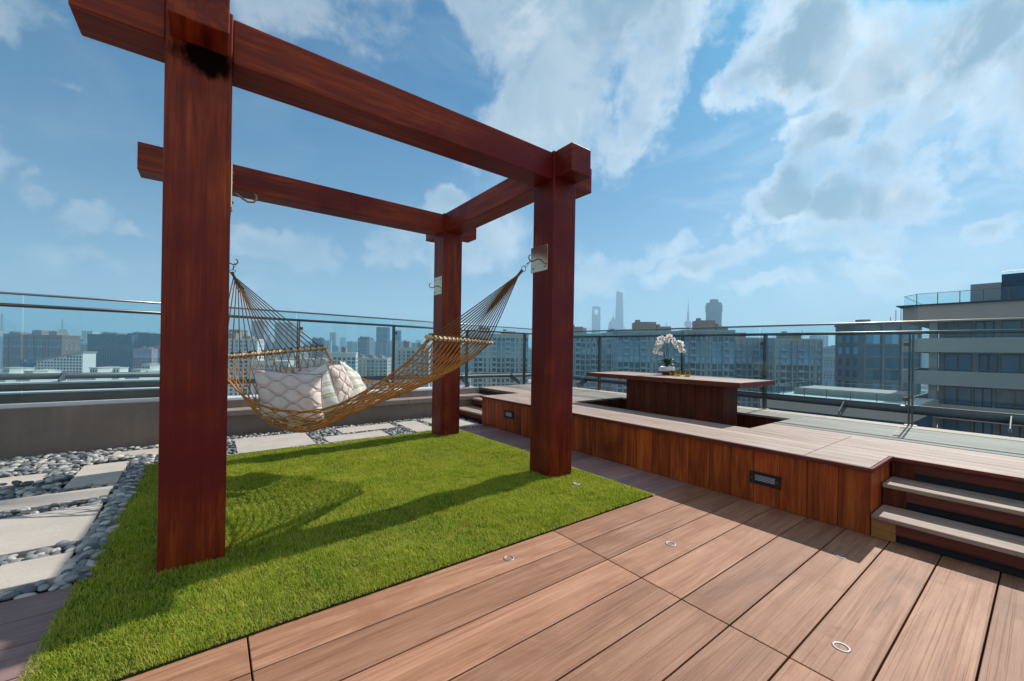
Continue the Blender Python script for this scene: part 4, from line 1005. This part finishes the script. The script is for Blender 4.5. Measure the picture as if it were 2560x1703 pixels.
# white roof-top houses low in the left glass
WH = [(5,28,917,240,'leftmost white roof house low in the left glass'),(36,54,918,250,'second white roof house low in the left glass'),(60,84,925,230,'low white roof right of the second roof house'),(88,108,922,245,'white roof house under the slanted office'),(108,124,924,250,'small cream roof house right below the slanted office'),
 (224,246,917,240,'pale house below the mauve towers, left one'),(250,272,916,246,'white roof house below the dark office slab'),(276,298,917,250,'cream roof house right of the white one below the office slab'),(330,352,921,235,'low white roof under the mauve block'),(354,378,908,242,'tallest white roof house beside the near post'),(378,400,914,248,'white roof house touching the near post')]
for a, b, y, D, lb in WH:
    W = (b-a)/FPX*D; c = at((a+b)/2, CY, D); H = at((a+b)/2, y, D).z-GZ
    o = thing('roof_house_block', lb, 'building', (c.x, c.y, GZ), 'white low houses', HEAD-math.pi/2+R(random.uniform(-15, 15)))
    w = MB(); w.box(-W/2, W/2, 0, 7, 0, H-1); w.box(-W/2-1.6, W/2+1.6, -2.4, 9, 0, H-4.2); w.build('wall', C['white'], o, local=True)
    MB().box(-W/2-.25, W/2+.25, -.3, 7.3, H-.999, H-.5).build('roof', C['cream'], o, local=True)
    g = MB()
    for k in range(3): g.box(-W/2+W*(.12+.3*k), -W/2+W*(.27+.3*k), -.05, -.003, H-3.2, H-1.8)
    g.build('window', P_['dk'], o, local=True)

# near concrete building with balcony bands on the right
nb_ = thing('concrete_building', 'near beige concrete building with balcony bands and a glazed roof terrace', 'building', (58.5, 0, GZ))
FX = 58.5
LV = [6.55, 3.2, -.10, -3.4, -6.7, -10, -13.3, -16.6, -20]
y0, y1 = -16.0, 8.5
w = MB(); w.box(FX+2.2, FX+26, y0, y1-1.6, GZ, LV[0]-1.6); w.build('wall', C['grey'], nb_)
for i, z in enumerate(LV):
    h_ = 1.55 if i == 0 else 1.42
    pts = [(FX, y0, z-h_), (FX, y1-.3, z-h_), (FX+1.6, y1+1.1, z-h_), (FX+26, y1+1.1, z-h_), (FX+26, y0, z-h_)]
    if i == 0: MB().prism(pts, (0, 0, h_)).build('parapet', C['conc'], nb_, bevel=.05)
    else:
        b_ = MB(); b_.box(FX, FX+.25, y0, y1-.3, z-h_, z); b_.box(FX+.26, FX+2.2, y0, y1-.4, z-h_, z-h_+.25); b_.prism([(FX, y1-.29, z-h_), (FX+1.6, y1+1.1, z-h_), (FX+1.75, y1+.95, z-h_), (FX+.2, y1-.45, z-h_)], (0, 0, h_)); b_.box(FX+1.76, FX+26, y1+.85, y1+1.1, z-h_, z); b_.build('balcony', C['conc'], nb_)
        if i < 6: MB().tube([(FX+.1, y0, z+.22), (FX+.1, y1-.4, z+.22)], .03, 6).build('balcony_rail', M['steel'], nb_)
    if i < len(LV)-1:
        zb_, zt2 = LV[i+1]-.05, z-h_
        yy = y1-2.0
        for k in range(12):
            wd = (1.9, 1.2, 2.4)[k % 3]
            if yy-wd < y0: break
            fr = MB(); fr.box(FX+2.12, FX+2.195, yy-wd, yy, zb_-.9, zt2-.12); wn = fr.build('window', C['dark'] if k % 2 else C['brown'], nb_)
            gm = MB(); half = wd/2
            gm.box(FX+2.09, FX+2.119, yy-half+.06, yy-.08, zb_-.8, zt2-.25); gm.box(FX+2.09, FX+2.119, yy-wd+.08, yy-half-.06, zb_-.8, zt2-.25); gm.build('pane', P_['lite'] if (k*7+i*3) % 5 == 0 else P_['blue'], wn)
            yy -= wd+(.18, .45, .12)[(k+i) % 3]
        for k in range(3): MB().box(FX+1.2, FX+1.75, y1-1.6-k*6.5, y1-1.0-k*6.5, LV[i+1]-1.16, zt2-.01).build('column', C['conc'], nb_)
# roof terrace: glass rail, posts and the dark plant room
zt3 = LV[0]
MB().box(FX-.35, FX+26, y0, y1+1.3, zt3+.002, zt3+.10).build('roof_slab', C['dark'], nb_)
rl = MB(); rl.tube([(FX+.1, y0, zt3+1.22), (FX+.1, y1-.2, zt3+1.22), (FX+1.7, y1+1.0, zt3+1.22), (FX+20, y1+1.0, zt3+1.22)], .03, 6); rl.build('terrace_rail', M['steel'], nb_)
yy = y1-.2
while yy > y0+1.6:
    MB().bar((FX+.1, yy, zt3+.1), (FX+.1, yy, zt3+1.2), .07, .05).build('terrace_post', M['rail'], nb_)
    MB().box(FX+.09, FX+.11, yy-1.44, yy-.06, zt3+.14, zt3+1.16).build('terrace_glass', M['glass'], nb_); yy -= 1.5
MB().bar((FX+.12, y1-.15, zt3+.65), (FX+1.65, y1+.98, zt3+.65), .02, 1.0).build('terrace_glass', M['glass'], nb_)
ph = MB(); ph.box(FX+4.0, FX+20, y0, 2.9, zt3+.101, zt3+3.0); po = ph.build('plant_room', C['dark'], nb_)
MB().box(FX+3.6, FX+20, 2.92, 4.9, zt3+.101, zt3+2.2).build('plant_room_wing', C['grey'], nb_)
MB().tube([(FX+3.9, y0, zt3+3.25), (FX+3.9, 2.85, zt3+3.25)], .025, 5).build('roof_rail', M['steel'], nb_)
# lower roof terrace
lt = thing('lower_terrace', 'lower pale roof terrace with glass rails seen between the railing posts', 'building', (50, 12, GZ))
MB().box(44.9, 57.5, 6.9, 17.1, GZ, -4.0).build('wall', C['dark'], lt); MB().box(44.5, 57.6, 6.5, 17.5, -4.0, -2.9).build('parapet', C['conc'], lt)
for k in range(6):
    g = MB()
    for f in range(9): g.box(44.82, 44.895, 7.2+k*1.65, 8.6+k*1.65, -6.9-f*3.2, -4.7-f*3.2)
    g.build('window_column', P_['blue'] if k % 2 else P_['lite'], lt)
MB().box(44.7, 57.3, 6.7, 17.3, -2.899, -2.86).build('floor', C['white'], lt)
MB().prism([(50.2, 8.2, -2.859), (56.6, 8.2, -2.859), (56.6, 16.4, -2.859), (50.2, 16.4, -2.859)], (0, 0, .62)).build('planter', C['conc'], lt)
for a, b in (((44.7, 6.9), (44.7, 17.2)), ((44.7, 17.2), (57.2, 17.2)), ((57.2, 17.2), (57.2, 6.9))):
    A, B = Vector(a+(0,)), Vector(b+(0,)); n = int((B-A).length/1.7)
    MB().tube([A+Vector((0,0,-1.82)), B+Vector((0,0,-1.82))], .03, 6).build('rail', M['steel'], lt)
    for k in range(n):
        p, q = A.lerp(B, k/n), A.lerp(B, (k+.96)/n); MB().bar(p+Vector((0,0,-2.36)), q+Vector((0,0,-2.36)), .015, .95).build('glass_panel', M['glass'], lt)
        MB().bar(p+Vector((0,0,-2.86)), p+Vector((0,0,-1.84)), .05, .05).build('rail_post', M['rail'], lt)

# ---- skyline landmarks, at their own distance and size
def base(px, D): c = at(px, CY, D); return Vector((c.x, c.y, GZ))
FAR_ = city_mat('far_glass', (.07,.14,.21)); FARC = city_mat('far_concrete', (.25,.24,.24))
# opening tower
o = base(1489, 3435); t1 = thing('opening_tower', 'far tower with a trapezoid opening near its flat top', 'skyscraper', o, None, HEAD-math.pi/2)
w2 = 33.0
mb = MB()
mb.prism([(-w2, -22, 0), (w2, -22, 0), (w2, 22, 0), (-w2, 22, 0)], (0, 0, 395))
mb.prism([(-w2, -10, 395.1), (-16, -10, 395.1), (-20, -10, 440), (-w2, -10, 440)], (0, 20, 0)); mb.prism([(16, -10, 395.1), (w2, -10, 395.1), (w2, -10, 440), (20, -10, 440)], (0, 20, 0))
mb.prism([(-w2, -10, 440.1), (w2, -10, 440.1), (w2, -10, 464), (-w2, -10, 466)], (0, 20, 0)); mb.build('shaft', FAR_, t1, local=True)
# tiered tower with a spire
o = base(1532, 3540); t2 = thing('tiered_tower', 'far tiered tower stepping in to a needle spire', 'skyscraper', o)
mb = MB(); z = 0
for hw, h in ((30, 300), (29, 20), (27, 14), (24, 10), (20, 9), (15, 9), (11, 8), (7, 8), (4.5, 10)): mb.box(-hw, hw, -hw, hw, z+.05, z+h); z += h
mb.build('shaft', FAR_, t2, local=True); MB().lathe([(2.6, z+.1), (1.2, z+20), (.5, z+44)], (0,0,0), 8).build('spire', FARC, t2, local=True)
# tallest tapered tower
o = base(1547, 3430); t3 = thing('tapered_tower', 'tallest far glass tower, tapering and twisting to a notched top', 'skyscraper', o)
vs = []; fs = []; n = 24; L_ = 44
for i in range(L_+1):
    s = i/L_; z = s*600; r_ = 44*(1-.42*s**1.15)
    for k in range(n):
        a = 2*math.pi*k/n; q = r_*(1+.10*math.cos(3*(a-s*2.1)))
        zz = z if i < L_ else 575+30*(.5+.5*math.cos(a-1.9))
        vs.append((q*math.cos(a)-8*(1-s)+6*s-4, q*math.sin(a), zz))
for i in range(L_):
    for k in range(n): fs.append((i*n+k, i*n+(k+1) % n, (i+1)*n+(k+1) % n, (i+1)*n+k))
fs.append(tuple(L_*n+k for k in range(n)))
MB().add(vs, fs).build('shaft', FAR_, t3, local=True)
# ball tower
o = base(1719, 2700); t4 = thing('ball_tower', 'far broadcasting tower with spheres on a slim shaft and long antenna', 'tower', o)
mb = MB()
for k in range(3):
    a = 2*math.pi*k/3+.4; mb.tube([(7*math.cos(a), 7*math.sin(a), 0), (7*math.cos(a), 7*math.sin(a), 290)], 4.2, 10); mb.tube([(45*math.cos(a+1), 45*math.sin(a+1), 0), (8*math.cos(a), 8*math.sin(a), 92)], 3.5, 8)
mb.lathe([(8, 270), (6, 345), (4, 358)], (0,0,0), 14)
mb.build('shaft', FARC, t4, local=True)
def ball(z, r_): MB().lathe([(max(.1, r_*math.sin(math.pi*i/14)), z-r_*math.cos(math.pi*i/14)) for i in range(15)], (0,0,0), 24).build('sphere', FARC, t4, smooth=True, local=True)
ball(118, 25); ball(274, 24); ball(346, 8)
MB().lathe([(4, 352), (2.4, 388), (1.6, 420), (.9, 421), (.6, 468)], (0,0,0), 8).build('antenna', FARC, t4, local=True)
# tower under construction
o = base(1783, 1450); t5 = thing('unfinished_tower', 'rounded dark blue tower under construction with ragged open floors', 'skyscraper', o)
hh = at(1783, 757, 1450).z-GZ; mb = MB(); R_ = 27.5
def oct(r_): return [(r_*math.cos(a)*1.06, r_*math.sin(a), 0) for a in np.linspace(0, 2*math.pi, 17)[:-1]]
mb.prism([(x, y, 0) for x, y, _ in oct(R_-3)], (0, 0, hh-2)); mb.prism([(x, y, hh-34) for x, y, _ in oct(R_)], (0, 0, 26)); mb.prism([(x, y, hh-7.9) for x, y, _ in oct(R_-3.2)], (0, 0, 7)); mb.prism([(x, y, hh-.8) for x, y, _ in oct(14)], (0, 0, 12))
mb.build('shaft', FAR_, t5, local=True)
mb = MB(); z = 20
while z < hh-36: mb.prism([(x, y, z) for x, y, _ in oct(R_-.6+random.uniform(-1, .6))], (0, 0, 1.2)); z += 4.2
mb.build('floor_slab', C['dark'], t5, local=True)
mb = MB(); mb.bar((-34, 0, hh-16), (34, 0, hh-15), 1.6, 1.6); mb.bar((-30, 8, hh-58), (-20, 0, hh-58), 1.4, 1.4); mb.build('crane_boom', C['dark'], t5, local=True)
# cable-stayed bridge
A_, B_ = base(4, 1880), base(155, 2230)
br = thing('cable_bridge', 'hazy cable stayed bridge with two slender forked pylons', 'bridge', A_)
dv = (B_-A_).normalized(); sd = Vector((-dv.y, dv.x, 0))
for P0 in (A_, B_):
    mb = MB()
    for s in (-1, 1): mb.tube([P0+sd*s*16+Vector((0,0,0)), P0+sd*s*22+Vector((0,0,50)), P0+sd*s*3+Vector((0,0,140))], 4, 8, rad=[5, 4, 3])
    mb.tube([P0+Vector((0,0,136)), P0+Vector((0,0,212))], 4.2, 8, rad=[5, 3.2]); mb.build('pylon', FARC, br)
mb = MB(); mb.bar(A_-dv*600+Vector((0,0,50)), B_+dv*600+Vector((0,0,50)), 30, 3); mb.build('roadway', FARC, br)
mb = MB()
for P0 in (A_, B_):
    for k in range(2, 14):
        for s in (-1, 1): mb.tube([P0+Vector((0,0,150+k*4)), P0+dv*s*k*22+Vector((0,0,50))], .35, 4)
mb.build('stay_cable', FARC, br)

# ---- the rest of the city: far haze-blue blocks and the low sprawl below the parapet
def sprawl(name, lb, n, d0, d1, h0, h1, m, fx0=-300, fx1=2900, s0=10, s1=28, tall=0):
    mb = MB()
    for i in range(n):
        D = d0*(d1/d0)**random.random(); px = random.uniform(fx0, fx1); c = at(px, CY, D)
        h = random.uniform(h0, h1)*(1 if random.random() > tall else 1.5); a, b = random.uniform(s0, s1), random.uniform(s0, s1)*.6; th_ = HEAD+R(random.choice((-12, 4, 20)))
        ux, uy = Vector((math.cos(th_), math.sin(th_), 0)), Vector((-math.sin(th_), math.cos(th_), 0)); p = Vector((c.x, c.y, GZ))
        mb.prism([p-ux*b/2-uy*a/2, p+ux*b/2-uy*a/2, p+ux*b/2+uy*a/2, p-ux*b/2+uy*a/2], (0, 0, h))
        if random.random() < .6:
            q = p+Vector((0,0,h+.01))+uy*random.uniform(-.2,.2)*a; mb.prism([q-ux*b*.2-uy*a*.13, q+ux*b*.2-uy*a*.13, q+ux*b*.2+uy*a*.13, q-ux*b*.2+uy*a*.13], (0, 0, random.uniform(2, 5)))
    tag(mb.build(name, m), lb, 'city', kind='stuff')
gm1 = grid_mat('far_block', [(.36,.36,.36), (.22,.27,.31), (.52,.52,.50), (.13,.20,.26), (.38,.29,.27)], (.06,.12,.18), 4, 3.4)
gm2 = grid_mat('low_block', [(.55,.53,.50), (.35,.33,.30), (.62,.62,.60), (.40,.22,.20), (.30,.30,.30), (.5,.45,.38)], (.07,.10,.13), 3.4, 3.0, .45, .45)
sprawl('distant_city', 'far haze-blue city blocks massed along the horizon', 1300, 950, 4200, 35, 100, gm1, s0=18, s1=55, tall=.12)
sprawl('low_city', 'low pale houses and roofs spread out below the terrace', 620, 300, 1000, 10, 32, gm2, s0=10, s1=40)
struct(MB().box(-9000, 9000, -9000, 9000, GZ-.8, GZ).build('city_ground', plain('city_ground', (.10,.11,.10), .9, nscale=.02, var=.4)))
# own building under the terrace
ob = MB().box(-30, 8.1, -30, 7.9, GZ, -.62).build('host_building', C['conc']); tag(ob, 'the beige building whose roof carries this terrace', 'building')
